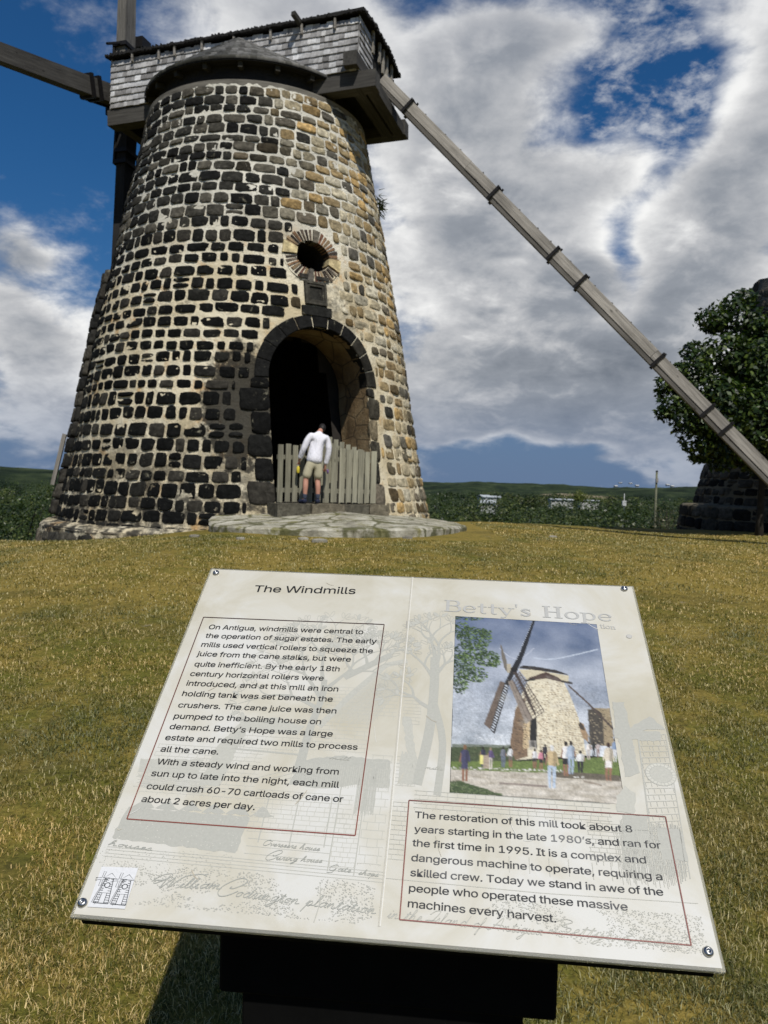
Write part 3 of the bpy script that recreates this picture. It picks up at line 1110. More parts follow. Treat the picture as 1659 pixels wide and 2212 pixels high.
def build_cap():
    R = random.Random(12)
    ZB, ZT = 10.62, 11.78
    rows, ex = 8, .145
    cap_o = thing('cap', A3 + EZ * 10.3, None, None)
    # a part must be a mesh: the boarded box itself carries the rest
    bpy.data.objects.remove(cap_o)
    cb = MB()
    cb.box(A3 + EZ * ZB, ELT, EW, ELT.cross(EW), (L0 + .02, L1 - .02), (-CW / 2 + .02, CW / 2 - .02), (0.01, 1.12), (1, 1, 1))
    box = cb.build('cap', MT['wood_black_shade'], mill)
    sb = MB()
    shingle_wall(sb, cap(L0, -CW / 2, ZB), ELT, -EW, L1 - L0, 0, rows, ex, R, None, True)
    shingle_wall(sb, cap(L0, CW / 2, ZB), ELT, EW, L1 - L0, 0, rows, ex, R, None, True)
    shingle_wall(sb, cap(L0, -CW / 2, ZB), EW, -EL, CW, 0, rows, ex, R)
    # tail end: ragged shingles either side, the black box between carries the opening's darkness
    shingle_wall(sb, cap(L1, -CW / 2, ZB), EW, EL, CW, 0, rows, ex, R, lambda u, j: (u > .95 and u < 1.75 + .05 * j) or (u >= 1.75 and j > 4 and R.random() < .45) or (j == 7 and u > .8))
    sb.build('wall_shingles', MT['shingle'], box)
    # low dark roof on posts, with a gap of shadow under its eaves
    rb = MB()
    nr = 30
    pts = []; nw = 6
    for layer in (0, .06):
        for i in range(nr + 1):
            l = L0 - .12 + (L1 - L0 + .26) * i / nr
            for k in range(nw + 1):
                w = (-1 + 2 * k / nw) * (CW / 2 + .10)
                zz = ZT + .05 + .13 * (1 - (2 * k / nw - 1) ** 2) + layer + .012 * noise.noise(Vector((l * 3, w * 3, layer * 9))) + .03 * sstep(1.9, 2.6, l)
                pts.append(cap(l, w, zz))
    n1 = (nr + 1) * (nw + 1); fs = []
    for i in range(nr):
        for k in range(nw):
            a = i * (nw + 1) + k
            fs.append((a, a + 1, a + nw + 2, a + nw + 1)); fs.append((n1 + a, n1 + a + nw + 1, n1 + a + nw + 2, n1 + a + 1))
    for i in range(nr):
        for k in (0, nw):
            a = i * (nw + 1) + k
            fs.append((a, a + nw + 1, n1 + a + nw + 1, n1 + a))
    for k in range(nw):
        for i in (0, nr):
            a = i * (nw + 1) + k
            fs.append((a, a + 1, n1 + a + 1, n1 + a))
    rb.add(pts, fs, (1, 1, 1), [(p.x, p.y * 3, p.z) for p in pts])
    # ragged thatch-like edge of old shingles
    for i in range(150):
        l = L0 - .1 + (L1 - L0 + .2) * i / 150
        rb.box(cap(l, -CW / 2 - .10, ZT + .06), ELT, -EW, EZ, (0, R.uniform(.03, .05)), (-.02, R.uniform(.005, .05)), (R.uniform(-.02, .0), R.uniform(.03, .07)), (1, 1, 1))
    for i in range(60):
        w = -CW / 2 - .1 + (CW + .2) * i / 60
        rb.box(cap(L1 + .14, w, ZT + .06 + .13 * (1 - (w / (CW / 2 + .1)) ** 2)), EW, EL, EZ, (0, R.uniform(.03, .05)), (-.02, R.uniform(.005, .05)), (R.uniform(-.03, .0), R.uniform(.03, .07)), (1, 1, 1))
    roof = rb.build('cap_roof', MT['wood_black_shade'], box)
    for l in (-2.72, -1.98, -1.55, -.82, .02, .95, 1.72, 2.52):          # short battens hanging under the roof edge
        mb = MB()
        mb.box(cap(l, -CW / 2 - .075, ZT - .16 + R.uniform(-.04, .03)), ELT, EW, EZ, (0, .045), (-.02, .03), (0, .22), (.9, .9, .9), None)
        mb.build('roof_batten', MT['wood'], box)
    for w, a in ((-.55, .14), (-.05, .1), (.25, .2), (.55, .26), (.95, .14)):
        mb = MB(); mb.box(cap(L1 + .04, w, ZT - a - .2), EW, EL, EZ, (0, .10), (-.02, .03), (0, .36 + a), (.95, .95, .92)); mb.build('end_batten', MT['wood'], box)
    # the peg that sticks out over the near wall
    pb = MB()
    pb.beam(cap(1.72, -CW / 2 + .1, ZT + .02), cap(1.64, -CW / 2 - .34, ZT + .13), .10, .10, col=(.55, .55, .53))
    pb.build('roof_peg', MT['wood_dark'], box)
    # sill beams, tail floor
    for sgn in (-1, 1):
        mb = MB()
        w = sgn * (CW / 2 - .16)
        mb.box(cap(0, w, 10.43), ELT, EW, ELT.cross(EW), (L0 - .10, L1 + .42), (-.17, .17), (-.20, .17), (1, 1, 1))
        mb.build('sill_beam', MT['wood_dark'], box)
    for l in (L0 + .18, L1 - .05, L1 + .26, 2.2, -2.4):
        mb = MB()
        mb.box(cap(l, 0, 10.36), EW, EL, EZ, (-CW / 2 + .02, CW / 2 - .02), (-.13, .13), (-.13, .13), (.8, .8, .8))
        mb.build('cross_beam', MT['wood_dark'], box)
    mb = MB()
    mb.box(cap(L1 - .12, -CW / 2 - .22, 10.80), EW, EL, EZ, (0, CW + .4), (-.15, .17), (-.15, .15), (.9, .9, .9))
    mb.build('tail_cross_beam', MT['wood_dark'], box)
    mb = MB()
    mb.box(cap(0, 0, 10.50), ELT, EW, ELT.cross(EW), (L0 + .1, L1 + .25), (-CW / 2 + .05, CW / 2 - .05), (-.02, .03), (.6, .6, .6))
    mb.build('cap_floor', MT['wood_black_shade'], box)  # underside of the cap, its shade put into the black colour
    # conical skirts of thin shingles either side of the box
    re, ze, r_top, z_top = 2.74, 10.61, 1.36, 11.76
    nrow = 13
    for sgn in (-1, 1):
        kb = MB()
        apex = A3 + EW * (sgn * (CW / 2 + .02)) + EL * .12 + EZ * z_top       # a lean-to half cone against the boarded wall
        half = math.acos((CW / 2 - .02) / re)
        for j in range(nrow):
            t0 = j / nrow; t1 = min(1.0, (j + 1.2) / nrow)
            n = max(3, int(2 * half * re * (1 - t0 * .85) / .15))
            for k in range(n):
                a0 = -half + 2 * half * k / n; a1 = -half + 2 * half * (k + 1) / n
                c = R.choice(((.24, .235, .22), (.30, .295, .28), (.36, .35, .34), (.20, .195, .185), (.42, .41, .395)))

                def P(a, t, d):
                    e = A3 + EW * (sgn * re * cos(a)) + EL * (re * sin(a)) + EZ * ze
                    p = e.lerp(apex, t)
                    return p + EZ * d + EW * (sgn * d * .5)
                d = R.uniform(.040, .055)
                pts = [P(a0, t0, -.01), P(a1, t0, -.01), P(a1, t0, d), P(a0, t0, d), P(a1, t1, .006), P(a0, t1, .006)]
                kb.add(pts, [(0, 1, 2, 3), (3, 2, 4, 5)], [tuple(q * .12 for q in c)] * 2 + [tuple(q * .9 for q in c)] * 2 + [tuple(q * 1.25 for q in c)] * 2)  # butts nearly black, painting the shadow line under each row
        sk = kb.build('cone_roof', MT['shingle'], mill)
    # soffit and curb under the skirts, their shade painted in as black wood
    eb = MB(); m = 96
    for prof in (((re - .02, ze - .005), (re - .02, ze - .035), (re - .07, ze - .035), (2.60, ze - .01), (2.46, ze - .01), (2.44, 10.05)),):
        pts = []
        for r, z in prof:
            for k in range(m):
                a = 2 * PI * k / m
                pts.append(A3 + Vector((r * sin(a), -r * cos(a), z)))
        fs = []
        for j in range(len(prof) - 1):
            for k in range(m):
                a = 2 * PI * (k + .5) / m
                v = Vector((sin(a), -cos(a), 0))
                if j < 3 and abs(v.dot(EW)) * re < CW / 2 - .1: continue
                fs.append((j * m + k, j * m + (k + 1) % m, (j + 1) * m + (k + 1) % m, (j + 1) * m + k))
        eb.add(pts, fs, (1, 1, 1))
    eb.build('eave', MT['wood_black_shade'], sk)
    for k in range(9):
        a = rad(-70 + 17.5 * k) + YAW * -1
        v = Vector((sin(a), -cos(a), 0))
        if abs(v.dot(EW)) * 2.7 < CW / 2: continue
        mb = MB(); mb.beam(A3 + v * 2.40 + EZ * 10.55, A3 + v * 2.66 + EZ * 10.52, .10, .12, col=(.55, .55, .5)); mb.build('rafter_end', MT['wood_dark'], sk)
    # pale timber ring the cap turns on
    gb = MB(); m = 140
    for k in range(m):
        a0, a1 = 2 * PI * k / m, 2 * PI * (k + 1) / m
        sh = .85 + .15 * noise.noise(Vector((k // 9 * 3.3, 1, 2)))
        pts = []
        for r, z in ((2.665, 10.05), (2.67, 10.19), (2.45, 10.20)):
            for a in (a0, a1): pts.append(A3 + Vector((r * sin(a), -r * cos(a), z)))
        gb.add(pts, [(0, 1, 3, 2), (2, 3, 5, 4)], (sh * .75, sh * .75, sh * .72), [(a * 2.6, r, z) for r, z in ((0, 0), (0, .1), (.1, .1)) for a in (a0, a1)])
    gb.build('curb_ring', MT['wood'], mill)

    # windshaft and sail arms, in a plane square to the cap beyond its front end
    LS = L0 - .62
    C = cap(LS, 0, 11.42)
    wb = MB()
    wb.tube([cap(L0 + .5, 0, 11.40), cap(LS - .34, 0, 11.43)], [.24, .26], 12, (1, 1, 1))
    shaft = wb.build('windshaft', MT['wood_black_shade'], mill)
    hb = MB(); hb.box(C, EL, EW, EZ, (-.34, .34), (-.33, .33), (-.33, .33), (1, 1, 1)); hb.build('poll_head', MT['wood_black_shade'], shaft)
    pl = lambda x, y: on_plane(x, y, C, EL)
    ends = [(pl(281, -260), .46, .30, 'wood_dark', 1.9), (pl(-170, 52), .46, .34, 'wood_dark', 1.0), (pl(262, 520), .46, .36, 'wood_black_shade', 1.0), (pl(505, 300), .46, .36, 'wood_dark', 1.0)]  # lower arm in the blackest wood: the cap's shade put into its colour
    starts = [C + EZ * .1, pl(262, 214), pl(277, 262), C]
    for (e, w0, w1, mat, k), st in zip(ends, starts):
        d = (e - st)
        L = 7.2
        dn = d.normalized()
        mb = MB()
        az = dn; ay = EL; ax = ay.cross(az)
        s0 = st - dn * (st - C).dot(dn)
        mb.box(s0, dn, EL, dn.cross(EL), (-.1, L), (-.15, .15), (-w0 / 2, w0 / 2), (k, k, k), None, .72)
        arm = mb.build('sail_arm', MT[mat], mill)
        for q in (1.15, 1.45):
            ib = MB()
            ib.box(s0 + dn * q, dn, EL, dn.cross(EL), (0, .10), (-.20, .20), (-w0 / 2 - .05, w0 / 2 + .05), (1, 1, 1))
            ib.build('iron_clasp', MT['iron'], arm)
        cb2 = MB()
        cb2.box(s0, dn, EL, dn.cross(EL), (.1, 1.55), (-.22, -.155), (-w0 / 2 - .03, w0 / 2 + .03), (1, 1, 1))
        cb2.build('clamp_board', MT['wood_black_shade'], arm)
    lv = MB()
    a = on_plane(348 * .664 * 1.0, 94, C - EW * 1.3, EL); b = on_plane(283, 92, C - EW * 1.3, EL)
    lv.tube([a, b], [.035, .045], 6)
    lv.tube([on_plane(280, 112, C - EW * 1.3, EL), on_plane(287, 66, C - EW * 1.3, EL)], [.05, .03], 6)
    p = on_plane(295, 97, C - EW * 1.2, EL)
    lv.box(p, EL, EW, EZ, (-.05, .25), (-.1, .3), (-.12, .16), (1, 1, 1))
    lv.build('brake_iron', MT['iron'], shaft)

    # tail pole
    pw = lambda x, y: on_plane(x, y, A3 + EW * .05, EW)
    pa = pw(826, 176); pb_ = pw(1659, 1022)
    d = (pb_ - pa).normalized()
    Lp = (pb_ - pa).length + 2.2
    side = EW; nrm = d.cross(side)
    if nrm.z < 0: nrm = -nrm
    mb = MB()
    cuts = [0, 3.1, 6.0, 9.2, Lp]
    for i in range(4):
        o = R.uniform(-.006, .006)
        k = R.uniform(1.0, 1.25)
        mb.box(pa, d, side, nrm, (cuts[i], cuts[i + 1] - .008), (-.128 + o, .128 + o), (-.07, .15 + o), (k, k, k))
    mb.box(pa, d, side, nrm, (-.9, Lp - .1), (-.115, .115), (-.17, -.072), (.45, .45, .45))
    pole = mb.build('tail_pole', MT['wood'], mill)
    for x, y in ((877, 241), (1058, 431), (1183, 563), (1242, 623), (1408, 791), (1521, 893), (1561, 932)):
        q = pw(x, y)
        t = (q - pa).dot(d)
        ib = MB()
        o = pa + d * t
        ib.box(o, d, side, nrm, (-.035, .035), (-.178, .188), (.155, .195), (1, 1, 1))
        ib.box(o, d, side, nrm, (-.035, .035), (-.172, -.131), (-.20, .155), (1, 1, 1))
        ib.box(o, d, side, nrm, (-.035, .035), (.131, .172), (-.20, .155), (1, 1, 1))
        ib.box(o, d, side, nrm, (-.02, .02), (.138, .182), (.15, .25), (1, 1, 1))
        ib.build('iron_strap', MT['iron'], pole)
    for t in np.arange(.9, Lp, .62):
        for s_ in (-.07, .065):
            nb = MB()
            c = pa + d * (t + R.uniform(-.1, .1)) + side * (s_ + R.uniform(-.02, .02)) + nrm * .152
            nb.tube([c - nrm * .01, c + nrm * .018], [.026, .018], 7)
            nb.build('bolt_head', MT['iron'], pole)


build_cap()
# ------------------------------------------------------------------ the doorstep slab, gate, stones on the lawn
NDO = Vector((sin(TD), -cos(TD), 0)); TDO = Vector((cos(TD), sin(TD), 0))
DOOR = TW.local(TD, 0, DZ0, 0); DOOR.z = 0


def build_slab():
    m, T = material('old_floor_mortar', .95, .15)
    o = T.obj()
    n = T.noise(o, 2.6, 7, .66, .5); f = T.noise(o, 11, 6, .7)
    c = T.ramp(n, [(.3, (.13, .12, .09)), (.48, (.34, .32, .25)), (.66, (.50, .48, .40))])
    g = T.noise(T.scale(o, (1.2, 2.2, 1)), 2.2, 6, .65)
    c = T.mix(T.maprange(g, .53, .63, 0, .8), c, (.16, .15, .045))
    c = T.mix(T.maprange(f, .60, .70, 0, .7), c, (.06, .055, .04))
    vj = T.voro(T.vmath('ADD', T.scale(o, (1.5, 1.9, .3)), T.vmath('MULTIPLY', T.noise(o, 3, 4, .6, out=1), (.5, .5, 0))), 1.0, 'DISTANCE_TO_EDGE')
    c = T.mix(T.maprange(vj, .02, .075, .85, 0), c, (.075, .075, .028))
    T.put(T.b.inputs['Base Color'], c)
    T.put(T.b.inputs['Normal'], T.bump(T.math('ADD', n, T.math('MULTIPLY', f, .5)), .9, .05))
    out = [(447, 1128, 14.45), (470, 1134, 14.05), (520, 1139, 13.75), (600, 1142, 13.55), (720, 1143, 13.45), (830, 1143, 13.5), (920, 1142, 13.9), (990, 1139, 15.3)]
    ring = [at_depth(*q) for q in out]
    ring += [Vector((1.75, 16.6, .70)), Vector((1.3, 17.6, .75)), Vector((.4, 17.8, .80)), Vector((-1.2, 16.9, .9)), Vector((-2.6, 16.2, .9)), Vector((-3.3, 15.3, .85))]
    n = len(ring)
    dense = []
    for i in range(n):
        for k in range(6):
            p0, p1, p2, p3 = ring[i - 1], ring[i], ring[(i + 1) % n], ring[(i + 2) % n]
            t = k / 6
            q = .5 * ((2 * p1) + (p2 - p0) * t + (2 * p0 - 5 * p1 + 4 * p2 - p3) * t * t + (3 * p1 - p0 - 3 * p2 + p3) * t ** 3)
            q = q + Vector((.06 * noise.noise(q * 2.1), .06 * noise.noise(q * 2.1 + Vector((5, 0, 0))), 0))
            dense.append(q)
    c = Vector((DOOR.x + .1, DOOR.y - .2, .97))
    mb = MB(); m_ = len(dense); pts = []
    for s in (1.0, 1.0, .985, .8, .55, .25):
        for i, q in enumerate(dense):
            p = c + (q - c) * s
            first = len(pts) < m_
            if first: p.z = min(gz(p.x, p.y) - .15, q.z - .2)
            else:
                p.z += .02 * noise.noise(p * 1.7) + .012 * noise.noise(p * 6) - (.03 if s == 1.0 else 0)
            pts.append(p)
    pts.append(c)
    fs = [(j * m_ + k, j * m_ + (k + 1) % m_, (j + 1) * m_ + (k + 1) % m_, (j + 1) * m_ + k) for j in range(5) for k in range(m_)]
    fs += [(5 * m_ + k, 5 * m_ + (k + 1) % m_, 6 * m_) for k in range(m_)]
    mb.add(pts, fs)
    o = mb.build('stone_apron', m, None, False)
    tag(o, 'low worn mortar apron, pale and mossy, in front of the mill doorway', 'stone apron')


build_slab()


def build_gate():
    R = random.Random(4)
    g = thing('slatted_gate', DOOR + EZ * 1.1, 'grey slatted wooden gate closing the mill doorway behind the person', 'gate')
    off = -.10
    x = -DW + .015; i = 0
    ws = [.075, .125, .125, .125, .13, .125, .125, .125, .13, .14, .12, .14, .135]
    while x < DW - .06:
        w = R.choice((.11, .125, .135)); w = min(w, DW - .01 - x)
        gp = R.choice((.045, .055, .06)) if x < .2 else R.uniform(.022, .04)
        k = R.uniform(.55, .9) if x < .0 else R.uniform(.75, 1.15)
        mb = MB()
        top = 1.12 + 1.15 + R.uniform(-.02, .02) - .06 * max(0, x)
        mb.box(DOOR + NDO * off, EZ, TDO, NDO, (1.125 + R.uniform(-.015, .01), top), (x, x + w), (-.012, .012), (k, k, k * .96))
        mb.build('slat', MT['wood_gate'], g)
        x += w + gp
    for z in (1.36, 2.02):
        mb = MB(); mb.box(DOOR + NDO * (off - .035), TDO, EZ, NDO, (-DW + .01, DW - .01), (z - .045, z + .045), (-.02, .02), (.6, .6, .58)); mb.build('rail', MT['wood_gate'], g)
    h = thing('slatted_hurdle', DOOR - NDO * .6 + EZ * 1.1, 'slatted wooden hurdle with sloping top, standing just inside the doorway', 'hurdle')
    P0 = DOOR - NDO * .42 + TDO * (DW - .06); P1 = DOOR - NDO * .72 + TDO * (-.05)
    d = (P1 - P0); L = d.length; d.normalize(); nn = Vector((d.y, -d.x, 0))
    x = 0.0
    while x < L:
        mb = MB(); k = R.uniform(.75, 1.0)
        top = 2.22 + .42 * x / L
        mb.box(P0, EZ, d, nn, (1.08, top), (x, x + .10), (-.012, .012), (k, k, k * .95)); mb.build('slat', MT['wood_gate'], h)
        x += .135
    mb = MB()
    a = P0 + EZ * 2.06 + nn * .03; b = P1 + EZ * 2.46 + nn * .03
    mb.beam(a, b, .04, .09, col=(.7, .7, .66)); mb.build('rail', MT['wood_gate'], h)


build_gate()


def build_stones():
    R = random.Random(9)
    m = m_attr('pale_field_stone', .9, .2, .35, 9, .6, .03)
    spots = [(690, 1171, .10), (655, 1166, .07), (420, 1160, .07), (520, 1165, .06), (880, 1163, .07), (1195, 1161, .06)]
    lab = 'small flat pale stone lying in the grass in front of the mill'
    for x, y, s in spots:
        Y = 12.8 if x < 1000 else 15
        for _ in range(30):                       # walk along the sight line to the ground
            p = at_depth(x, y, Y)
            g_ = gz(p.x, p.y)
            Y += (p.z - g_) * 6
        p = at_depth(x, y, Y); p.z = gz(p.x, p.y)
        mb = MB(); n = 12; pts = []
        for sc, hz in ((1.0, -.03), (.95, .35 * s), (.6, .5 * s)):
            for k in range(n):
                a = 2 * PI * k / n
                rr = s * sc * (1 + .3 * noise.noise(Vector((cos(a) * 1.5 + x, sin(a) * 1.5, 1))))
                pts.append(p + Vector((rr * cos(a) * 1.3, rr * sin(a), hz + .01 * R.random())))
        fs = [(j * n + k, j * n + (k + 1) % n, (j + 1) * n + (k + 1) % n, (j + 1) * n + k) for j in range(2) for k in range(n)] + [tuple(range(2 * n, 3 * n))]
        c = R.choice(((.30, .28, .23), (.25, .235, .19), (.20, .185, .15)))
        mb.add(pts, fs, c)
        tag(mb.build('field_stone', m), lab, 'stone', 'small stones on the lawn')


build_stones()


# ------------------------------------------------------------------ second, ruined mill on the right, with its tree
def build_ruin():
    R = random.Random(21)
    c = at_depth(1820, 1100, 24.6)
    T2 = Tower((c.x, c.y), [-2, .4, 1.2, 3, 5, 7.2, 9], [4.95, 4.75, 4.42, 3.98, 3.55, 3.12, 2.85])
    ru = thing('ruined_mill', (c.x, c.y, .3), 'dark ruined stone windmill tower half hidden by a tree at the right edge', 'windmill tower')
    top = lambda th: 8.3 + .5 * noise.noise(Vector((cos(th) * 2, sin(th) * 2, 4)))
    mb = MB()
    wall_grid(T2, mb, -1, 9, 140, 60, .03, lambda th, z: True, ztop=top)
    m = 140
    body = mb.build('stone_tower', MT['mortar_dark'], ru, True)
    sb = MB()
    dark = lambda th, z, R: R.choice(((.010, .010, .010), (.018, .017, .015), (.032, .029, .024), (.055, .050, .040), (.085, .076, .060)))  # near-black tones hold both the stain and the tree's shade
    courses(T2, sb, 1.18, 8.5, -PI * .75, PI * .3, lambda z: .30, lambda z: .44, lambda a, b: .022, dark, lambda *a: None, R, ztop=top)
    sb.build('facing_stones', MT['stone_dark'], body, True)
    TP = Tower((c.x, c.y), [-2, .3, 1.2], [4.98, 4.90, 4.80])
    qb = MB(); m = 100; pts = []
    for z, o in ((-1.2, 0), (1.10, .0), (1.16, -.05), (1.2, -.5)):
        for k in range(m):
            th = 2 * PI * k / m
            pts.append(TP.p(th, z, o + .03 * noise.noise(Vector((cos(th) * 9, sin(th) * 9, z)))))
    qb.add(pts, [(j * m + k, j * m + (k + 1) % m, (j + 1) * m + (k + 1) % m, (j + 1) * m + k) for j in range(3) for k in range(m)])
    ps = qb.build('plinth', MT['mortar_dark'], ru)
    sb = MB()
    courses(TP, sb, 0.1, 1.12, -PI * .75, PI * .3, lambda z: .34, lambda z: .55, lambda a, b: .02, dark, lambda *a: None, R)
    sb.build('plinth_stones', MT['stone_dark'], ps, True)
    return T2


RUIN = build_ruin()
MT['leaf'] = m_leaf('tree_leaf', .45)
MT['bark'] = m_plain('bark', (.030, .026, .020), .95, 0, .3, 12)


def leaf_cloud(centers, n, size, cols, R, squash=.8, upbias=.5):
    """leaf-sized quads spread through balls given as (x,y,z,r); returns arrays"""
    Vs = []; Cs = []
    w = np.array([c[3] ** 2.2 for c in centers]); w = w / w.sum()
    for c, k in zip(centers, w):
        m = max(6, int(n * k))
        d = R.normal(size=(m, 3)); d /= np.linalg.norm(d, axis=1)[:, None]
        rr = c[3] * R.uniform(.35, 1.0, m) ** .45
        nz_ = np.array([noise.noise(Vector(tuple(q * 2.3)) + Vector(c[:3])) for q in d])
        rr *= 1 + .42 * nz_
        p = np.array(c[:3]) + d * rr[:, None] * np.array([1, 1, squash])
        nrm = d * .7 + R.normal(size=(m, 3)) * .6 + np.array([0, 0, upbias]); nrm /= np.linalg.norm(nrm, axis=1)[:, None]
        t = np.cross(nrm, R.normal(size=(m, 3))); t /= np.linalg.norm(t, axis=1)[:, None]
        b = np.cross(nrm, t)
        s = size * R.uniform(.6, 1.35, m)[:, None]
        V = np.stack([p - t * s * .5, p + b * s * .26 + nrm * s * .05, p + t * s * .5, p - b * s * .26 + nrm * s * .05], 1)
        Vs.append(V)
        ci = R.integers(0, len(cols), m)
        base = np.array(cols)[ci] * R.uniform(.7, 1.3, (m, 1))
        Cs.append(base)
    return np.concatenate(Vs), np.concatenate(Cs)


def build_tree():
    R = np.random.default_rng(5)
    bx = at_depth(1640, 1150, 19.9)
    bx.z = gz(bx.x, bx.y)
    tr = thing('leafy_tree', bx, 'dark green leafy tree growing against the ruined mill at the right edge', 'tree')
    P = lambda x, y, Y, r: (*at_depth(x, y, Y), r)
    cl = [P(1600, 700, 20, .62), P(1655, 725, 20.3, .6), P(1570, 770, 19.6, .72), P(1640, 800, 19.6, 1.0), P(1500, 800, 19.2, .42), P(1475, 835, 19.2, .36), P(1520, 850, 19.0, .66), P(1455, 880, 19.0, .40), P(1490, 905, 18.9, .52),
          P(1560, 890, 18.8, .9), P(1640, 910, 18.9, 1.1), P(1510, 955, 19.0, .46), P(1560, 960, 19.2, .6), P(1620, 985, 19.6, .55), P(1700, 820, 19.5, 1.3), P(1720, 960, 19.5, 1.0), P(1725, 745, 20, .9), P(1432, 893, 19.1, .22), P(1430, 850, 19.3, .16), P(1545, 700, 19.8, .3), P(1800, 780, 20, 1.5), P(1850, 900, 20, 1.4), P(1800, 720, 20.4, 1.2), P(1900, 760, 21, 1.5),
          P(1510, 985, 19.1, .28), P(1560, 1000, 19.3, .3), P(1465, 800, 19.3, .26), P(1580, 660, 20.0, .34), P(1540, 690, 19.8, .42), P(1610, 645, 20.2, .32), P(1500, 760, 19.4, .34), P(1440, 830, 19.2, .3)]
    V, C = leaf_cloud(cl, 46000, .145, [(.014, .030, .007), (.022, .044, .009), (.040, .068, .013), (.009, .020, .005), (.085, .120, .022)], R)  # tones darkened for the crown's shade, the brightest painted for sunlit leaves
    me = fast_mesh('crown', V, [(0, 1, 2, 3)], MT['leaf'], C)
    link(me, 'crown', tr)
    mb = MB()
    j1 = at_depth(1648, 990, 19.9); j2 = at_depth(1655, 860, 19.8)
    mb.tube([bx - EZ * .3, bx + EZ * .5, j1, j2, at_depth(1650, 760, 20)], [.12, .09, .075, .06, .04], 9)
    trunk = mb.build('trunk', MT['bark'], tr, True)
    lb = MB()
    for tgt in cl:
        p = Vector(tgt[:3]); s_ = j1 if p.z < j2.z else j2
        mid = (s_ + p) / 2 + Vector((0, 0, -.1))
        lb.tube([s_, mid, p], [.05, .03, .010], 6, cap=False)
    lb.build('limbs', MT['bark'], tr, True)


build_tree()


def build_weed():
    R = np.random.default_rng(3)
    p = TW.p(rad(83), 8.35, .05)
    n = 70
    V = np.zeros((n, 4, 3)); C = np.zeros((n, 3))
    for i in range(n):
        d = Vector((R.normal(.9, .5), R.normal(0, .6), R.normal(-.1, .6))).normalized()
        L = R.uniform(.10, .27)
        s = d.cross(Vector((R.normal(), R.normal(), R.normal()))).normalized() * .016
        q = p + Vector((R.normal() * .04, R.normal() * .06, R.normal() * .12))
        e = q + d * L - EZ * (L * L * .5)
        V[i] = [q - s, q + s, e + s * .3, e - s * .3]
        C[i] = np.array((.03, .04, .014)) * R.uniform(.5, 1.3)
    o = link(fast_mesh('weed_tuft', V, [(0, 1, 2, 3)], MT['leaf'], C), 'weed_tuft')
    tag(o, 'dark tuft of weeds growing out of the mill wall below the tail beams', 'plant')


build_weed()


# ------------------------------------------------------------------ scrub and distant things
def build_scrub():
    R = np.random.default_rng(8)
    greens = [(.018, .034, .009), (.032, .052, .013), (.055, .078, .018), (.010, .020, .007), (.085, .100, .026)]
    cl = []
    for i in range(1500):                      # the mass of scrub below the rise
        Y = 32 * (19.0 ** (R.random() ** .9))
        X = R.uniform(-.62, .62) * Y
        g = gz(X, Y)
        r = R.choice([.8, 1.2, 1.7, 2.6]) * R.uniform(.8, 1.2) * (1 + Y / 200)
        lim = 1.55 - ((12 if Y > 250 else 26) + 50 * R.random() * (60 / max(60, Y)) + 22 * (Y < 70)) / F * Y        # crowns stay under the view of the plain
        zc = min(g + r * (.55 + .5 * R.random()), lim - r * .7)
        if zc < g - r * .5 and Y < 120: continue
        cl.append((X, Y, zc, r))
    V, C = [], []
    for c in cl:
        tone = np.array(greens[R.integers(0, 5)])
        v, k = leaf_cloud([c], 420 if c[1] < 90 else 190, .11 + c[1] * .0022, [tuple(tone * .75), tuple(tone), tuple(tone * 1.2)], R, .8, .8)
        V.append(v); C.append(k)
    o = link(fast_mesh('scrub', np.concatenate(V), [(0, 1, 2, 3)], MT['leaf'], np.concatenate(C)), 'scrub')
    tag(o, 'dense green scrub covering the plain beyond the lawn', 'scrub', kind='stuff')

    def bush(name, x, y, Y, w, h, cols, label, cat, n, leaf, group=None, bare=False):
        p = at_depth(x, y, Y); g = p.z - h
        b = thing(name, (p.x, p.y, g), label, cat, group)
        cs = []
        for i in range(9):
            a = R.uniform(0, 2 * PI); q = R.uniform(0, .75)
            cs.append((p.x + cos(a) * q * w, p.y + sin(a) * q * w, g + h * R.uniform(.45, .8), w * R.uniform(.32, .55)))
        v, k = leaf_cloud(cs, n, leaf, cols, R, .9, .6)
        link(fast_mesh('crown', v, [(0, 1, 2, 3)], MT['leaf'], k), 'crown', b)
        mb = MB()
        for i in range(14 if bare else 3):
            a = R.uniform(0, 2 * PI)
            e = Vector((p.x + cos(a) * w * .8, p.y + sin(a) * w * .8, g + h * R.uniform(.6, 1.05)))
            mb.tube([Vector((p.x, p.y, g - 1)), (Vector((p.x, p.y, g)) + e) / 2, e], [.07 * h / 3, .04 * h / 3, .012 * h / 3], 5)
        mb.build('trunk', MT['bark'], b)
    bush('bush', 1442, 1098, 40, 1.5, 1.7, [(.10, .09, .045), (.13, .115, .06), (.06, .065, .025)], 'sparse brownish bush right of the timber pole', 'bush', 380, .10, bare=True)
    bush('bush', 1075, 1095, 52, 3.6, 2.8, greens[1:], 'wide green bush just beyond the lawn, nearest the restored mill', 'bush', 2600, .20)
    bush('bush', 1330, 1108, 48, 3.0, 2.4, greens[:3], 'dark green bush beyond the lawn, left of the timber pole', 'bush', 2200, .20)
    bush('tree', 1251, 1063, 330, 5.5, 6.5, [(.10, .12, .025), (.13, .15, .03), (.08, .10, .02)], 'yellow-green tree standing among the long white sheds', 'tree', 1400, .7)
    bush('tree', 1150, 1072, 260, 6, 5, greens, 'dark green tree left of the long white shed', 'tree', 1500, .6)
    bush('bush', 45, 1078, 60, 6, 5, greens[:3], 'tall dark bush at the left edge beyond the lawn', 'bush', 3200, .24)
    bush('bush', -40, 1060, 62, 6, 5, greens[1:4], 'dark bush cut by the left edge of the view, behind the tall one', 'bush', 3000, .24)


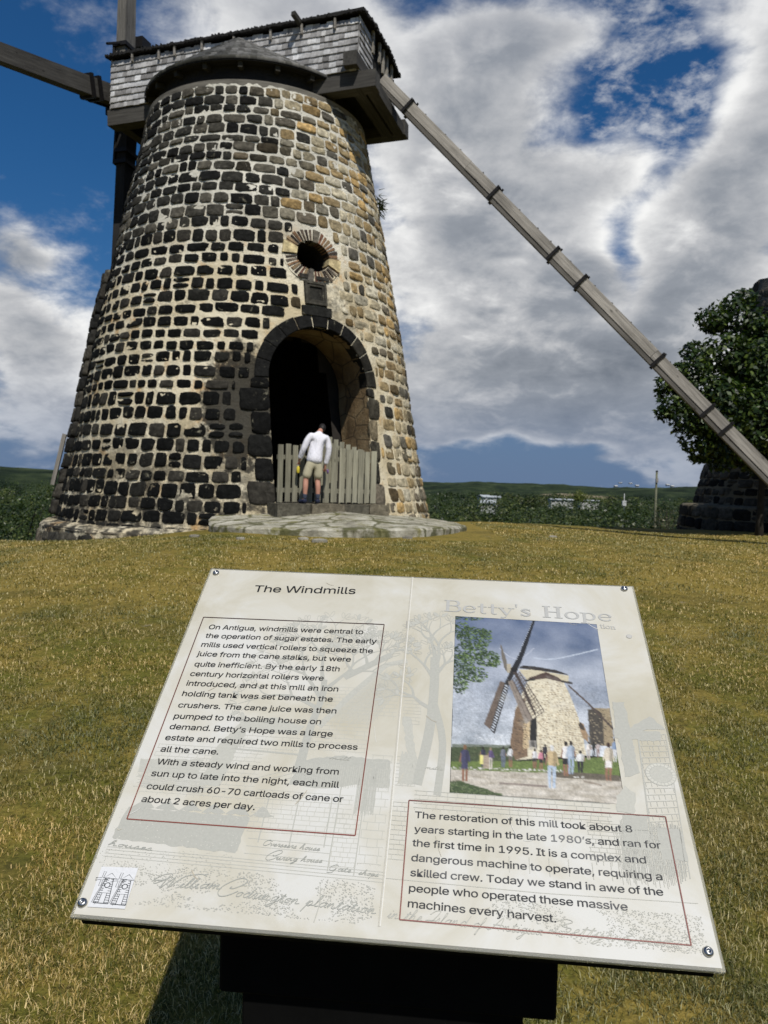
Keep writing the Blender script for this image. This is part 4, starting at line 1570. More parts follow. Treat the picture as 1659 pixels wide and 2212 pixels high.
build_scrub()
MT['white_wall'] = m_plain('white_painted_wall', (.50, .50, .48), .8, 0, .06, 2)
MT['tin_roof'] = m_plain('pale_tin_roof', (.40, .43, .45), .5, 0, .1, 1)
MT['dark_glass'] = m_plain('dark_opening', (.03, .035, .04), .3)


def house(x, y, Y, w, d, h, label, rot=0.1, roof=1.0, gaps=3):
    h *= .6; roof *= .6; w *= .85
    p = at_depth(x, y, Y)
    b = thing('shed' if w > 8 else 'house', (p.x, p.y, p.z - h), label, 'building')
    ax = Vector((cos(rot), sin(rot), 0)); ay = Vector((-sin(rot), cos(rot), 0))
    o = Vector((p.x, p.y, p.z - h))
    mb = MB(); mb.box(o, ax, ay, EZ, (-w / 2, w / 2), (-d / 2, d / 2), (-3, h), (1, 1, 1)); mb.build('wall', MT['white_wall'], b)
    rb = MB()
    pts = [o + ax * (sx * (w / 2 + .3)) + ay * (sy * (d / 2 + .4)) + EZ * (h + .02 + (roof if sy == 0 else 0)) for sx in (-1, 1) for sy in (-1, 0, 1)]
    pts += [q + EZ * .18 for q in pts]
    rb.add(pts, [(0, 3, 4, 1), (1, 4, 5, 2), (6, 7, 10, 9), (7, 8, 11, 10), (0, 6, 9, 3), (2, 5, 11, 8), (0, 1, 7, 6), (1, 2, 8, 7), (3, 9, 10, 4), (4, 10, 11, 5)], (1, 1, 1))
    rb.build('roof', MT['tin_roof'], b)
    for i in range(gaps):
        u = -w / 2 + w * (i + .5) / gaps
        wb = MB(); wb.box(o - ay * (d / 2 + .03), ax, ay, EZ, (u - w * .08, u + w * .08), (0, .02), (h * .25, h * .75), (1, 1, 1)); wb.build('window', MT['dark_glass'], b)


house(1046, 1074, 300, 4.2, 5, 2.6, 'small white house left of another, half sunk in the scrub', .3, 1.2, 2)
house(1068, 1075, 310, 5.5, 5, 2.2, 'small white house, right one of two close together', -.1, .9, 2)
house(1055, 1087, 250, 5.2, 4, 1.6, 'small blue-roofed house below the two white ones', -.2, 1.4, 2)
house(1211, 1080, 330, 11, 5, 2.0, 'long low white shed left of the yellow-green tree', .05, .6, 5)
house(1272, 1082, 345, 10, 5, 1.6, 'long low white shed right of the yellow-green tree', .0, .5, 4)
for i, (x, y, Y) in enumerate(((1340, 1043, 2050), (1362, 1044, 2060), (1330, 1050, 1240), (1376, 1049, 1250), (1442, 1047, 1260), (1452, 1050, 1255))):
    p = at_depth(x, y, Y)
    w = 4 if Y > 2000 else 2.2
    mb = MB()
    mb.box(p - EZ * 2, Vector((1, 0, 0)), Vector((0, 1, 0)), EZ, (-w, w), (-3, 3), (-.3, 2.2 if Y < 2000 else 3.4), (1, 1, 1))
    mb.add([p + Vector((a * (w + .4), b * 4.4, -.1 if b else 1.2)) for a in (-1, 1) for b in (-1, 0, 1)], [(0, 3, 4, 1), (1, 4, 5, 2)])
    tag(mb.build('far_house', MT['white_wall']), 'tiny white house far off on the wooded ridge to the right', 'house', 'far houses on the ridge')


def build_poles():
    Y = 46
    a = at_depth(1419, 1018, Y); b = at_depth(1420, 1160, Y)
    t = thing('timber_pole', (b.x, b.y, b.z), 'plain weathered timber pole standing beyond the lawn', 'pole')
    mb = MB(); mb.tube([Vector((a.x, Y, b.z - 2)), Vector((a.x, Y, a.z))], [.07, .06], 10, (.42, .45, .38)); mb.build('shaft', MT['wood_gate'], t, True)
    mb = MB(); mb.box(Vector((a.x, Y, a.z - .55)), Vector((1, 0, 0)), Vector((0, 1, 0)), EZ, (-.06, .06), (-.13, -.08), (-.12, .12), (1, 1, 1)); mb.build('bracket', MT['wood'], t)
    mb = MB(); mb.tube([Vector((a.x, Y, a.z - .02)), Vector((a.x, Y, a.z + .05))], [.085, .04], 10); mb.build('pole_cap', MT['iron'], t)
    Y = 180
    a = at_depth(1349, 1066, Y); b = at_depth(1350, 1090, Y)
    t = thing('white_mast', (b.x, b.y, b.z), 'thin white mast rising from the scrub left of the timber pole', 'mast')
    mb = MB(); mb.tube([Vector((a.x, Y, b.z - 2)), Vector((a.x, Y, a.z))], [.10, .07], 8, (1, 1, 1)); mb.build('shaft', MT['white_wall'], t, True)
    mb = MB(); mb.box(Vector((a.x, Y, b.z + .3)), Vector((1, 0, 0)), Vector((0, 1, 0)), EZ, (-.45, .45), (-.3, .3), (-.6, .6), (1, 1, 1)); mb.build('mast_box', MT['white_wall'], t)


build_poles()
# ------------------------------------------------------------------ the information sign in the foreground
SK = 1.12                                      # size of the panel: 0.90 m wide
fromcam = lambda *p: CAM + (Vector(p) - CAM) * SK
S0 = fromcam(-0.3325226, 1.4915008, 1.37677898); S1 = fromcam(0.46431532, 1.42049996, 1.37391407); S3 = fromcam(-0.38550233, 0.95352555, 0.99321068)
SU = (S1 - S0).normalized(); SV = (S3 - S0).normalized(); SN = SU.cross(SV).normalized()
SV = (SV - SU * SV.dot(SU)).normalized()
if SN.z < 0: SN = -SN
SWD, SHT = .800 * SK, .6625 * SK


def S(u, v, h=0.0): return S0 + SU * u + SV * v + SN * h


# the printed sheet was drawn on a grid laid a touch differently on the panel
D0 = fromcam(-0.33394, 1.49804, 1.37421); D1 = fromcam(0.46176, 1.41522, 1.37412); D3 = fromcam(-0.38972, 0.96698, 1.00529)
DU = (D1 - D0).normalized() * SK; DV = (D3 - D0).normalized() * SK; DN = DU.cross(DV).normalized()


def SI(u, v, h):
    d = D0 + DU * u + DV * v - CAM
    return CAM + d * ((S0 - CAM).dot(SN) / d.dot(SN)) + SN * h


def uv(x, y):
    d = ray(x, y)
    p = CAM + d * ((D0 - CAM).dot(DN) / d.dot(DN)) - D0
    return (p.dot(DU) / SK ** 2, p.dot(DV) / SK ** 2)


def m_print(name='print_ink', rough=.42):
    m, T = material(name, rough, .35)
    g = T.attr('grain', 'Vector')
    n = T.noise(g, 260, 4, .75); w = T.noise(g, 9, 5, .65, .4)
    c = T.mix(1.0, T.attr('Col'), T.ramp(n, [(.3, .93), (.7, 1.07)]), 'MULTIPLY')
    c = T.mix(T.maprange(w, .60, .74, 0, .30), c, (.50, .49, .44))           # sun-faded patches
    T.put(T.b.inputs['Base Color'], c)
    return m


def m_paper():
    m, T = material('sign_paper', .36, .4)
    g = T.attr('grain', 'Vector')
    w = T.noise(g, 5.5, 6, .62, .6); f = T.noise(g, 70, 5, .7); b = T.noise(g, 2.2, 4, .6)
    c = T.ramp(w, [(.3, (.44, .41, .32)), (.48, (.505, .485, .415)), (.62, (.55, .545, .51))])
    c = T.mix(T.maprange(b, .55, .70, 0, .35), c, (.50, .46, .35))
    c = T.mix(T.maprange(f, .58, .75, 0, .25), c, (.44, .42, .35))
    T.put(T.b.inputs['Base Color'], c)
    T.put(T.b.inputs['Roughness'], T.maprange(w, .3, .7, .30, .46))
    T.put(T.b.inputs['Normal'], T.bump(T.noise(g, 12, 4, .6), .05, .004))
    return m


MT['print'] = m_print(); MT['paper'] = m_paper()
MT['black_paint'] = m_plain('black_painted_timber', (.0035, .0035, .0035), .9, 0, .2, 20, .08)
MT['steel'] = m_plain('polished_steel', (.40, .40, .39), .30, 1.0, .02, 30)


def m_acrylic():
    m, T = material('clear_acrylic', .08, .5)
    T.b.inputs['Base Color'].default_value = (.80, .78, .66, 1)
    T.b.inputs['Transmission Weight'].default_value = .75
    T.b.inputs['IOR'].default_value = 1.49
    T.b.inputs['Roughness'].default_value = .25
    return m


MT['acrylic'] = m_acrylic()


class Ink(MB):
    """flat printing on the sign: shapes in (u, v) metres, each next one laid a hair above"""
    def __init__(s, h=.0006, step=.000003, cyc=20):
        super().__init__(); s.base = h; s.h = h; s.step = step; s.k = 0; s.cyc = cyc

    def next(s):
        s.k = (s.k + 1) % s.cyc
        s.h = s.base + s.k * s.step

    def lay(s):
        """start the next layer of colour"""
        s.base += s.cyc * s.step + .00001
        s.k = -1

    def poly(s, pts, col):
        s.next()
        s.add([SI(a, b, s.h) for a, b in pts], [tuple(range(len(pts)))], col, [(a, b, .3) for a, b in pts])

    def quadgrid(s, fn, nu, nv, colf):
        s.next()
        pts = []; cols = []
        for j in range(nv + 1):
            for i in range(nu + 1):
                a, b = fn(i / nu, j / nv); pts.append((a, b)); cols.append(colf(i / nu, j / nv))
        s.add([SI(a, b, s.h) for a, b in pts], [(j * (nu + 1) + i, j * (nu + 1) + i + 1, (j + 1) * (nu + 1) + i + 1, (j + 1) * (nu + 1) + i) for j in range(nv) for i in range(nu)], cols, [(a, b, .3) for a, b in pts])

    def line(s, pts, w, col, closed=False):
        if closed: pts = list(pts) + [pts[0]]
        if not hasattr(w, '__len__'): w = [w] * len(pts)
        s.next()
        L = []; n = len(pts)
        for i in range(n):
            a = pts[max(i - 1, 0)]; b = pts[min(i + 1, n - 1)]
            if closed and i in (0, n - 1): a, b = pts[n - 2], pts[1]
            dx, dy = b[0] - a[0], b[1] - a[1]; q = math.hypot(dx, dy) or 1
            nx, ny = -dy / q * w[i] / 2, dx / q * w[i] / 2
            L += [(pts[i][0] + nx, pts[i][1] + ny), (pts[i][0] - nx, pts[i][1] - ny)]
        s.add([SI(a, b, s.h) for a, b in L], [(2 * i, 2 * i + 1, 2 * i + 3, 2 * i + 2) for i in range(n - 1)], col, [(a, b, .3) for a, b in L])

    def ell(s, cx, cy, rx, ry, col, rot=0, n=12):
        s.poly([(cx + rx * cos(t) * cos(rot) - ry * sin(t) * sin(rot), cy + rx * cos(t) * sin(rot) + ry * sin(t) * cos(rot)) for t in [2 * PI * k / n for k in range(n)]], col)


def smooth(pts, k=5):
    if len(pts) < 3: return pts
    out = []
    P = [pts[0]] + list(pts) + [pts[-1]]
    for i in range(1, len(P) - 2):
        for j in range(k):
            t = j / k
            out.append(tuple(.5 * (2 * P[i][c] + (P[i + 1][c] - P[i - 1][c]) * t + (2 * P[i - 1][c] - 5 * P[i][c] + 4 * P[i + 1][c] - P[i + 2][c]) * t * t + (3 * P[i][c] - P[i - 1][c] - 3 * P[i + 1][c] + P[i + 2][c]) * t ** 3) for c in (0, 1)))
    out.append(pts[-1])
    return out


def get_font():
    try:
        p = os.path.join(bpy.utils.system_resource('DATAFILES', path='fonts'), 'Inter.woff2')
        if os.path.exists(p): return bpy.data.fonts.load(p)
    except Exception:
        pass
    return None


FONT = get_font()


def text_mesh(body, bold=.004):
    c = bpy.data.curves.new('t', 'FONT'); c.body = body; c.size = 1.0; c.offset = bold; c.resolution_u = 3; c.space_character = .955
    if FONT: c.font = FONT
    o = bpy.data.objects.new('t', c); COL.objects.link(o)
    dg = bpy.context.evaluated_depsgraph_get()
    me = o.evaluated_get(dg).to_mesh()
    v = [(q.co.x, q.co.y) for q in me.vertices]; f = [tuple(p.vertices) for p in me.polygons]
    o.evaluated_get(dg).to_mesh_clear()
    bpy.data.objects.remove(o); bpy.data.curves.remove(c)
    return v, f


def put_text(ink, body, u0, v0, u1, v1, col, size=None, bold=0.0):
    """lay a line of text with its baseline from (u0, v0) to (u1, v1)"""
    v, f = text_mesh(body, bold)
    x0 = min(q[0] for q in v); x1 = max(q[0] for q in v)
    sx = (u1 - u0) / (x1 - x0); sy = size or sx
    sl = (v1 - v0) / (u1 - u0)
    pts = [(u0 + (x - x0) * sx, v0 + sl * (x - x0) * sx - y * sy) for x, y in v]
    cols = col
    if callable(col): cols = [col(a, b) for a, b in pts]
    for du in (-.00016, .00016):                   # struck twice: a slightly heavier face
        ink.next()
        ink.add([SI(a + du, b, ink.h) for a, b in pts], f, cols, [(a, b, .3) for a, b in pts])


# joined handwriting: strokes per letter, x advance first (x height 1, baseline 0)
HAND = {
    'a': (.95, [[(.75, .8), (.45, 1), (.12, .55), (.3, .02), (.65, .45), (.8, 1), (.72, .15), (.95, .1)]]),
    'b': (.8, [[(0, .2), (.4, 1.6), (.45, 2.1), (.25, 1.9), (.15, .2), (.45, 0), (.65, .6), (.5, .95), (.8, .8)]]),
    'c': (.75, [[(.62, .8), (.42, 1), (.12, .5), (.35, 0), (.75, .3)]]),
    'd': (1.0, [[(.72, .8), (.45, 1), (.12, .55), (.3, .02), (.65, .45), (.95, 2.2)], [(.95, 2.2), (.72, .15), (1.0, .15)]]),
    'e': (.7, [[(0, .2), (.45, .6), (.48, .95), (.28, .95), (.15, .4), (.35, 0), (.7, .3)]]),
    'f': (.6, [[(0, .2), (.4, 1.4), (.45, 2.1), (.25, 1.8), (0, -1), (-.15, -1.1), (.1, 0), (.6, .3)]]),
    'g': (.9, [[(.7, .8), (.42, 1), (.12, .55), (.3, .05), (.62, .5), (.75, 1), (.5, -.6), (.15, -1.2), (0, -.9), (.9, .2)]]),
    'h': (.95, [[(0, .2), (.45, 1.7), (.48, 2.2), (.28, 2), (.05, 0)], [(.12, .4), (.45, 1), (.6, .85), (.55, .1), (.95, .2)]]),
    'i': (.5, [[(0, .2), (.28, 1), (.2, .1), (.5, .2)], [(.36, 1.45), (.40, 1.55)]]),
    'l': (.5, [[(0, .2), (.4, 1.7), (.42, 2.2), (.24, 2), (.15, .15), (.5, .2)]]),
    'm': (1.35, [[(0, .3), (.2, 1), (.12, 0)], [(.14, .3), (.45, 1), (.52, .8), (.48, 0)], [(.5, .3), (.82, 1), (.9, .85), (.88, .1), (1.35, .2)]]),
    'n': (1.0, [[(0, .3), (.2, 1), (.12, 0)], [(.14, .3), (.45, 1), (.58, .8), (.55, .1), (1.0, .2)]]),
    'o': (.8, [[(.5, .95), (.15, .7), (.2, .05), (.55, .2), (.6, .8), (.45, .95), (.8, .8)]]),
    'p': (.9, [[(0, .3), (.25, 1), (-.1, -1.3)], [(.1, .2), (.45, 1), (.62, .6), (.4, 0), (.2, .1), (.9, .2)]]),
    'r': (.7, [[(0, .2), (.25, 1.1), (.5, .95), (.4, .15), (.7, .2)]]),
    's': (.65, [[(0, .2), (.35, 1.1), (.42, .5), (.25, 0), (.05, .1)], [(.25, 0), (.65, .2)]]),
    't': (.6, [[(0, .2), (.4, 1.7), (.22, .1), (.6, .2)], [(.05, 1.15), (.6, 1.25)]]),
    'u': (1.0, [[(0, .3), (.2, 1), (.15, .1), (.4, .1), (.65, 1), (.6, .1), (1.0, .2)]]),
    'y': (.9, [[(0, .3), (.2, 1), (.18, .3), (.4, .2), (.65, 1), (.4, -.7), (.1, -1.2), (0, -.9), (.9, .2)]]),
    'v': (.7, [[(0, .8), (.15, 1), (.25, 0), (.6, .95), (.7, .8)]]),
    'k': (.8, [[(0, .2), (.42, 2.1), (.2, 1.8), (.05, 0)], [(.1, .4), (.5, 1), (.2, .5), (.55, .05), (.8, .2)]]),
    "'": (.3, [[(.2, 2.1), (.1, 1.6)]]), ' ': (.7, []),
    'W': (2.2, [[(-.9, 1.2), (-.3, 2.6), (.5, 3.0), (.7, 2.4), (.1, 1.6), (-.6, 1.4), (-.4, .8), (.6, 2.0)], [(.5, 2.7), (.4, .3), (.5, 0), (1.2, 2.2), (1.2, 0), (2.0, 2.4), (3.4, 3.1), (4.2, 2.7)]]),
    'C': (2.1, [[(1.1, 1.9), (1.0, 1.5), (1.5, 1.6), (2.3, 2.8), (2.1, 3.7), (1.2, 3.6), (.2, 2.0), (0, .6), (.5, -.3), (1.3, 0), (2.1, 1.1)]]),
    'I': (1.0, [[(0, 1.6), (.5, 2.4), (1.1, 2.3), (.6, .4), (.1, 0), (-.2, .4), (1.0, .5)]]),
    'A': (1.7, [[(-.3, .2), (.2, .1), (1.2, 2.5), (1.2, 0)], [(.3, 1), (1.5, 1.0), (1.7, .5)]]),
    'B': (1.6, [[(.5, 2.3), (.1, 0)], [(-.2, 1.8), (.6, 2.6), (1.3, 2.2), (.5, 1.3), (1.4, .9), (.9, -.1), (-.3, .2)]]),
    'E': (1.4, [[(1.3, 2.2), (.7, 2.5), (.4, 1.8), (.8, 1.3), (.2, .7), (.5, 0), (1.4, .5)]]),
    'O': (1.5, [[(.9, 2.2), (.2, 1.7), (.1, .3), (.7, 0), (1.3, .9), (1.1, 2.0), (.7, 2.3), (1.5, 1.9)]]),
    'G': (1.4, [[(1.2, 1.9), (.8, 2.4), (.1, 1.4), (.3, 0), (1.0, .5), (1.0, 1.2), (.8, -.6), (0, -1)]]),
}


def handwrite(ink, body, u0, v0, u1, v1, xh, w, col, slant=.45):
    adv = sum(HAND.get(c, (.7, []))[0] for c in body)
    k = (u1 - u0) / adv; x = 0
    for c in body:
        a, st = HAND.get(c, (.7, []))
        for s_ in st:
            pts = [(u0 + (x + px) * k + slant * py * xh, v0 + (v1 - v0) * (x + px) / adv - py * xh) for px, py in smooth(s_, 5)]
            ink.line(pts, w, col)
        x += a


# slab-serif letters for the faded heading (cap height 1)
def serif_text(ink, body, u0, v0, u1, v1, H, col):
    th, tn, sf = .165, .055, .055

    def rect(a, b, c, d): return [('p', [(a, b), (c, b), (c, d), (a, d)])]

    def bowl(cx, cy, rx, ry, a0=0, a1=360, t=th, n=22):
        L = []; wd = []
        for k in range(n + 1):
            a = rad(a0 + (a1 - a0) * k / n)
            L.append((cx + rx * cos(a), cy + ry * sin(a))); wd.append(tn + (t - tn) * cos(a) ** 2)
        return [('l', L, wd)]
    xh = .62
    G = {
        'B': (1.02, rect(.14, 0, .32, 1) + rect(.02, 0, .6, sf) + rect(.02, 1 - sf, .58, 1) + rect(.3, .5, .6, .55) + bowl(.58, .765, .24, .21, -90, 90, .17) + bowl(.60, .275, .29, .245, -90, 90, .18)),
        'e': (.82, bowl(.42, .31, .30, .29, 12, 330, .15) + rect(.16, .31, .74, .36)),
        't': (.58, rect(.2, .1, .36, .86) + rect(.04, xh - sf, .54, xh) + bowl(.40, .14, .12, .13, 180, 320, .14)),
        'y': (.86, [('l', [(.14, xh - .03), (.46, .02)], [.15, .15]), ('l', [(.74, xh - .03), (.40, -.18), (.28, -.26), (.14, -.22)], [.06, .06, .07, .10])] + rect(.0, xh - sf, .34, xh) + rect(.56, xh - sf, .90, xh)),
        "'": (.30, [('p', [(.08, 1), (.22, 1), (.18, .70), (.12, .70)])]),
        's': (.70, [('l', smooth([(.58, .50), (.36, .60), (.15, .48), (.34, .34), (.56, .17), (.34, .02), (.10, .14)], 6), None)] + rect(.56, .42, .60, .62) + rect(.08, .0, .12, .18)),
        ' ': (.52, []),
        'H': (1.18, rect(.16, 0, .35, 1) + rect(.80, 0, .99, 1) + rect(.3, .48, .85, .54) + rect(.04, 0, .48, sf) + rect(.04, 1 - sf, .48, 1) + rect(.67, 0, 1.11, sf) + rect(.67, 1 - sf, 1.11, 1)),
        'o': (.86, bowl(.43, .31, .32, .29, 0, 360, .16)),
        'p': (.92, rect(.16, -.28, .32, xh) + rect(.02, xh - sf, .3, xh) + rect(.02, -.28, .46, -.28 + sf) + bowl(.48, .31, .29, .29, -150, 150, .16)),
        'i': (.42, rect(.14, 0, .29, xh) + rect(.02, 0, .41, sf) + rect(.02, xh - sf, .28, xh) + [('p', [(.14, .76), (.28, .76), (.28, .90), (.14, .90)])]),
        'n': (.94, rect(.14, 0, .29, xh) + rect(.02, 0, .41, sf) + rect(.02, xh - sf, .28, xh) + rect(.62, 0, .77, .42) + rect(.5, 0, .89, sf) + bowl(.50, .38, .19, .21, 0, 160, .15)),
    }
    adv = sum(G[c][0] for c in body); k = (u1 - u0) / adv; x = 0
    for c in body:
        a, shp = G[c]
        T_ = lambda p: (u0 + (x + p[0]) * k, v0 + (v1 - v0) * (x + p[0]) / adv - p[1] * H)
        for q in shp:
            if q[0] == 'p': ink.poly([T_(p) for p in q[1]], col)
            else:
                n = len(q[1])
                w = q[2] or [.06 + .09 * sin(PI * i / (n - 1)) for i in range(n)]
                ink.line([T_(p) for p in q[1]], [z * (k + H) / 2 for z in w], col)
        x += a


def build_sign():
    R = random.Random(31)
    base = Vector((.03, 1.15, gz(.03, 1.15)))
    sg = thing('information_sign', base, 'cream information sign panel about windmills, tilted on a black post in the foreground', 'sign')
    # ---- panel and its carrier
    pb = MB(); o = .0045
    pts = [S(0, 0, 0), S(SWD, 0, 0), S(SWD, SHT, 0), S(0, SHT, 0)]
    nu, nv = 40, 32; g = []
    P = []
    for j in range(nv + 1):
        for i in range(nu + 1):
            P.append(S(o + (SWD - 2 * o) * i / nu, o + (SHT - 2 * o) * j / nv, .0004)); g.append((i / nu * .8, j / nv * .65, .3))
    pb.add(P, [(j * (nu + 1) + i, (j + 1) * (nu + 1) + i, (j + 1) * (nu + 1) + i + 1, j * (nu + 1) + i + 1) for j in range(nv) for i in range(nu)], (1, 1, 1), g)
    panel = pb.build('panel', MT['paper'], sg)
    eb = MB()
    eb.box(S(0, 0, -.0042), SU, SV, SN, (0, SWD), (0, SHT), (-.0035, .0042), (1, 1, 1))
    ed = eb.build('acrylic_sheet', MT['acrylic'], sg)
    mod = ed.modifiers.new('bevel', 'BEVEL'); mod.width = .002; mod.segments = 2
    bb = MB(); bb.box(S(0, 0, -.008), SU, SV, SN, (.012, SWD - .012), (.012, SHT - .003), (-.016, -.0001), (1, 1, 1))
    bb.build('backing_board', MT['black_paint'], sg)
    for u, v in ((.0151, .0151), (.7810, .0112), (.7835, .6417), (.0104, .6448)):
        u *= SK; v *= SK
        mb = MB(); n = 20; pts = []
        for r, h in ((.0068, .0004), (.0070, .0028), (.0060, .0050), (.0038, .0063), (.0028, .0064), (.0024, .0046)):
            for k in range(n):
                a = 2 * PI * k / n; pts.append(S(u + r * cos(a), v + r * sin(a), h))
        fs = [(j * n + k, j * n + (k + 1) % n, (j + 1) * n + (k + 1) % n, (j + 1) * n + k) for j in range(5) for k in range(n)] + [tuple(range(5 * n, 6 * n))]
        mb.add(pts, fs); mb.build('screw', MT['steel'], sg, True)
    # ---- post
    fx = Vector((SU.x, SU.y, 0)).normalized(); fy = Vector((-fx.y, fx.x, 0))
    mid = S(SWD / 2, SHT, 0); mid.z = 0
    c = mid + fy * .11
    hb = MB(); hb.box(c, fx, fy, EZ, (-.235 * SK, .222 * SK), (0, .10), (.76, .975), (1, 1, 1)); ho = hb.build('post_head', MT['black_paint'], sg)
    ho.modifiers.new('b', 'BEVEL').width = .004
    pb2 = MB(); pb2.box(c, fx, fy, EZ, (-.205 * SK, .180 * SK), (.012, .13), (base.z - .3, .94), (1, 1, 1)); po = pb2.build('post', MT['black_paint'], sg)
    po.modifiers.new('b', 'BEVEL').width = .004
    brb = MB(); brb.box(S(SWD / 2, SHT * .55, -.026), SU, SV, SN, (-.2, .2), (-.2, .27), (-.04, 0), (1, 1, 1)); brb.build('panel_bracket', MT['black_paint'], sg)
    for x in (-.125, .115):
        mb = MB(); q = c + fx * x + fy * .010 + EZ * .70
        mb.tube([q + fy * .004, q - fy * .003], [.008, .007], 12); mb.build('post_bolt', MT['iron'], sg)

    # ---- faded engraving behind the text
    K = Ink(.0005, .000003, 40)
    G1 = (.385, .383, .34); G2 = (.425, .42, .37); G3 = (.33, .335, .30)
    U = lambda *p: [uv(x, y) for x, y in p]

    def bricks(u0, v0, u1, v1, bw, bh, w=.0007, col=G2, prob=.92, wob=.0008):
        j = 0; v = v0
        while v < v1:
            K.line([(u0, v), ((u0 + u1) / 2, v + R.uniform(-wob, wob)), (u1, v)], w, col)
            u = u0 + (bw * .5 if j % 2 else 0) + R.uniform(0, bw * .2)
            while u < u1:
                if R.random() < prob: K.line([(u, v), (u + R.uniform(-wob, wob), min(v + bh, v1))], w, col)
                u += bw * R.uniform(.8, 1.2)
            v += bh; j += 1

    def hatch(quad, n, w, col):
        a, b, c_, d = quad
        for i in range(n):
            t = (i + R.uniform(-.2, .2)) / n
            p = (a[0] + (d[0] - a[0]) * t, a[1] + (d[1] - a[1]) * t); q = (b[0] + (c_[0] - b[0]) * t, b[1] + (c_[1] - b[1]) * t)
            f0, f1 = R.uniform(0, .1), R.uniform(.85, 1)
            K.line([(p[0] + (q[0] - p[0]) * f0, p[1] + (q[1] - p[1]) * f0), (p[0] + (q[0] - p[0]) * f1, p[1] + (q[1] - p[1]) * f1)], w, col)

    def stipple(u0, v0, u1, v1, n, col, s=.0011, keep=None):
        for _ in range(n):
            a, b = R.uniform(u0, u1), R.uniform(v0, v1)
            if keep and not keep(a, b): continue
            q = s * R.uniform(.5, 1.3)
            K.poly([(a - q, b), (a, b - q * .6), (a + q, b + q * .2), (a, b + q * .7)], col)

    def ragged(pts, col, n=40):
        out = []
        for i in range(len(pts)):
            a, b = pts[i], pts[(i + 1) % len(pts)]
            m = max(2, int(math.hypot(b[0] - a[0], b[1] - a[1]) / .006))
            for k in range(m):
                t = k / m
                out.append((a[0] + (b[0] - a[0]) * t + R.uniform(-.0015, .0015), a[1] + (b[1] - a[1]) * t + R.uniform(-.0015, .0015)))
        K.poly(out, col)
    # dark shore on the left, brick walls, sheds
    ragged(U((306, 1640), (365, 1642), (440, 1640), (430, 1672), (296, 1668)), G2)
    hatch(U((300, 1655), (470, 1672), (455, 1720), (285, 1700)), 22, .0009, G2)
    bricks(.036, .405, .200, .490, .013, .0068)
    for i in range(6):
        x = .034 + i * .034
        ragged([(x, .512), (x + .016, .497), (x + .034, .512)], G1)
    ragged([(.030, .512), (.205, .514), (.198, .568), (.022, .560)], G1)
    stipple(.02, .515, .20, .565, 420, (.53, .515, .45), .0009)
    bricks(.205, .470, .345, .535, .012, .0072)
    for x in (.225, .268, .315): K.line([(x, .475), (x, .55)], .0016, G1)
    for a, b in ((.21, .545), (.21, .556), (.21, .5665)): K.line([(a, b), (.325, b + .002)], .0008, G1)
    for b in (.5745, .5785, .5835, .588): K.line([(.022, b - .002), (.2, b), (.40, b + .003)], .0009, G1)
    bricks(.325, .50, .36, .575, .011, .0068); K.line([(.325, .45), (.325, .582)], .0015, G1); K.line([(.36, .45), (.36, .585)], .0015, G1)
    bricks(.362, .40, .394, .57, .014, .012, .0008)
    hatch([(.348, .44), (.348, .50), (.376, .50), (.376, .44)], 26, .0009, G1)
    # roofs and houses of the middle ground
    ragged([(.150, .352), (.205, .343), (.252, .356), (.245, .372), (.150, .372)], G2)
    bricks(.160, .372, .250, .405, .014, .0072); ragged([(.125, .41), (.152, .352), (.166, .356), (.150, .47), (.118, .47)], G2)
    K.line([(.15, .405), (.255, .408)], .003, G1); hatch([(.15, .372), (.15, .405), (.17, .405), (.165, .372)], 9, .0007, G1)
    bricks(.268, .275, .392, .335, .0135, .0075); bricks(.268, .345, .352, .40, .0135, .0075)
    hatch(U((690, 1560), (825, 1440), (885, 1462), (800, 1572)), 34, .0009, G2)
    K.line(U((690, 1570), (760, 1500), (835, 1437), (880, 1428)), .010, G2)
    ragged([(.255, .418), (.315, .405), (.392, .408), (.394, .455), (.345, .452), (.30, .462), (.25, .458)], G1)
    hatch([(.25, .42), (.25, .46), (.394, .46), (.394, .42)], 46, .0008, G2)
    for t in range(4): K.line([(.20 + .02 * t, .452), (.245 + .02 * t, .435), (.29 + .02 * t, .45)], .0009, G1)

    K.lay()
    # trees with outlined leaves
    def branch(p, a, L, w, depth):
        q = (p[0] + L * cos(a), p[1] - L * sin(a) )
        m = ((p[0] + q[0]) / 2 + R.uniform(-.1, .1) * L, (p[1] + q[1]) / 2 + R.uniform(-.1, .1) * L)
        pts = smooth([p, m, q], 3)
        K.line(pts, [w * (1 - .45 * i / (len(pts) - 1)) for i in range(len(pts))], G1)
        if depth == 0 or L < .012:
            for s_ in (-.7, 0, .7):
                b = a + s_ + R.uniform(-.2, .2); r = .008
                cx, cy = q[0] + r * 1.3 * cos(b), q[1] - r * 1.3 * sin(b)
                loop = [(cx + .0072 * cos(t) * cos(-b) - .0028 * sin(t) * sin(-b), cy + .0072 * cos(t) * sin(-b) + .0028 * sin(t) * cos(-b)) for t in [2 * PI * k / 12 for k in range(12)]]
                if R.random() < .35: K.poly(loop, G2)
                K.line(loop, .0008, G1, True)
            return
        for s_ in ((-.55, .5) if R.random() < .6 else (-.75, .05, .7)):
            branch(q, a + s_ + R.uniform(-.2, .2), L * R.uniform(.62, .82), w * .55, depth - 1)
    K.line(smooth([(.258, .44), (.262, .36), (.270, .30), (.268, .262)], 4), [.016, .015, .014, .013, .013, .012, .012, .011, .011, .011, .010, .010, .010], G1)
    for p, a, L in (((.268, .30), 2.2, .06), ((.268, .27), 1.75, .06), ((.270, .285), .9, .055), ((.266, .32), 2.7, .05)): branch(p, a, L, .008, 3)
    K.line(smooth([(.30, .255), (.335, .228), (.372, .20)], 5), .012, G1)
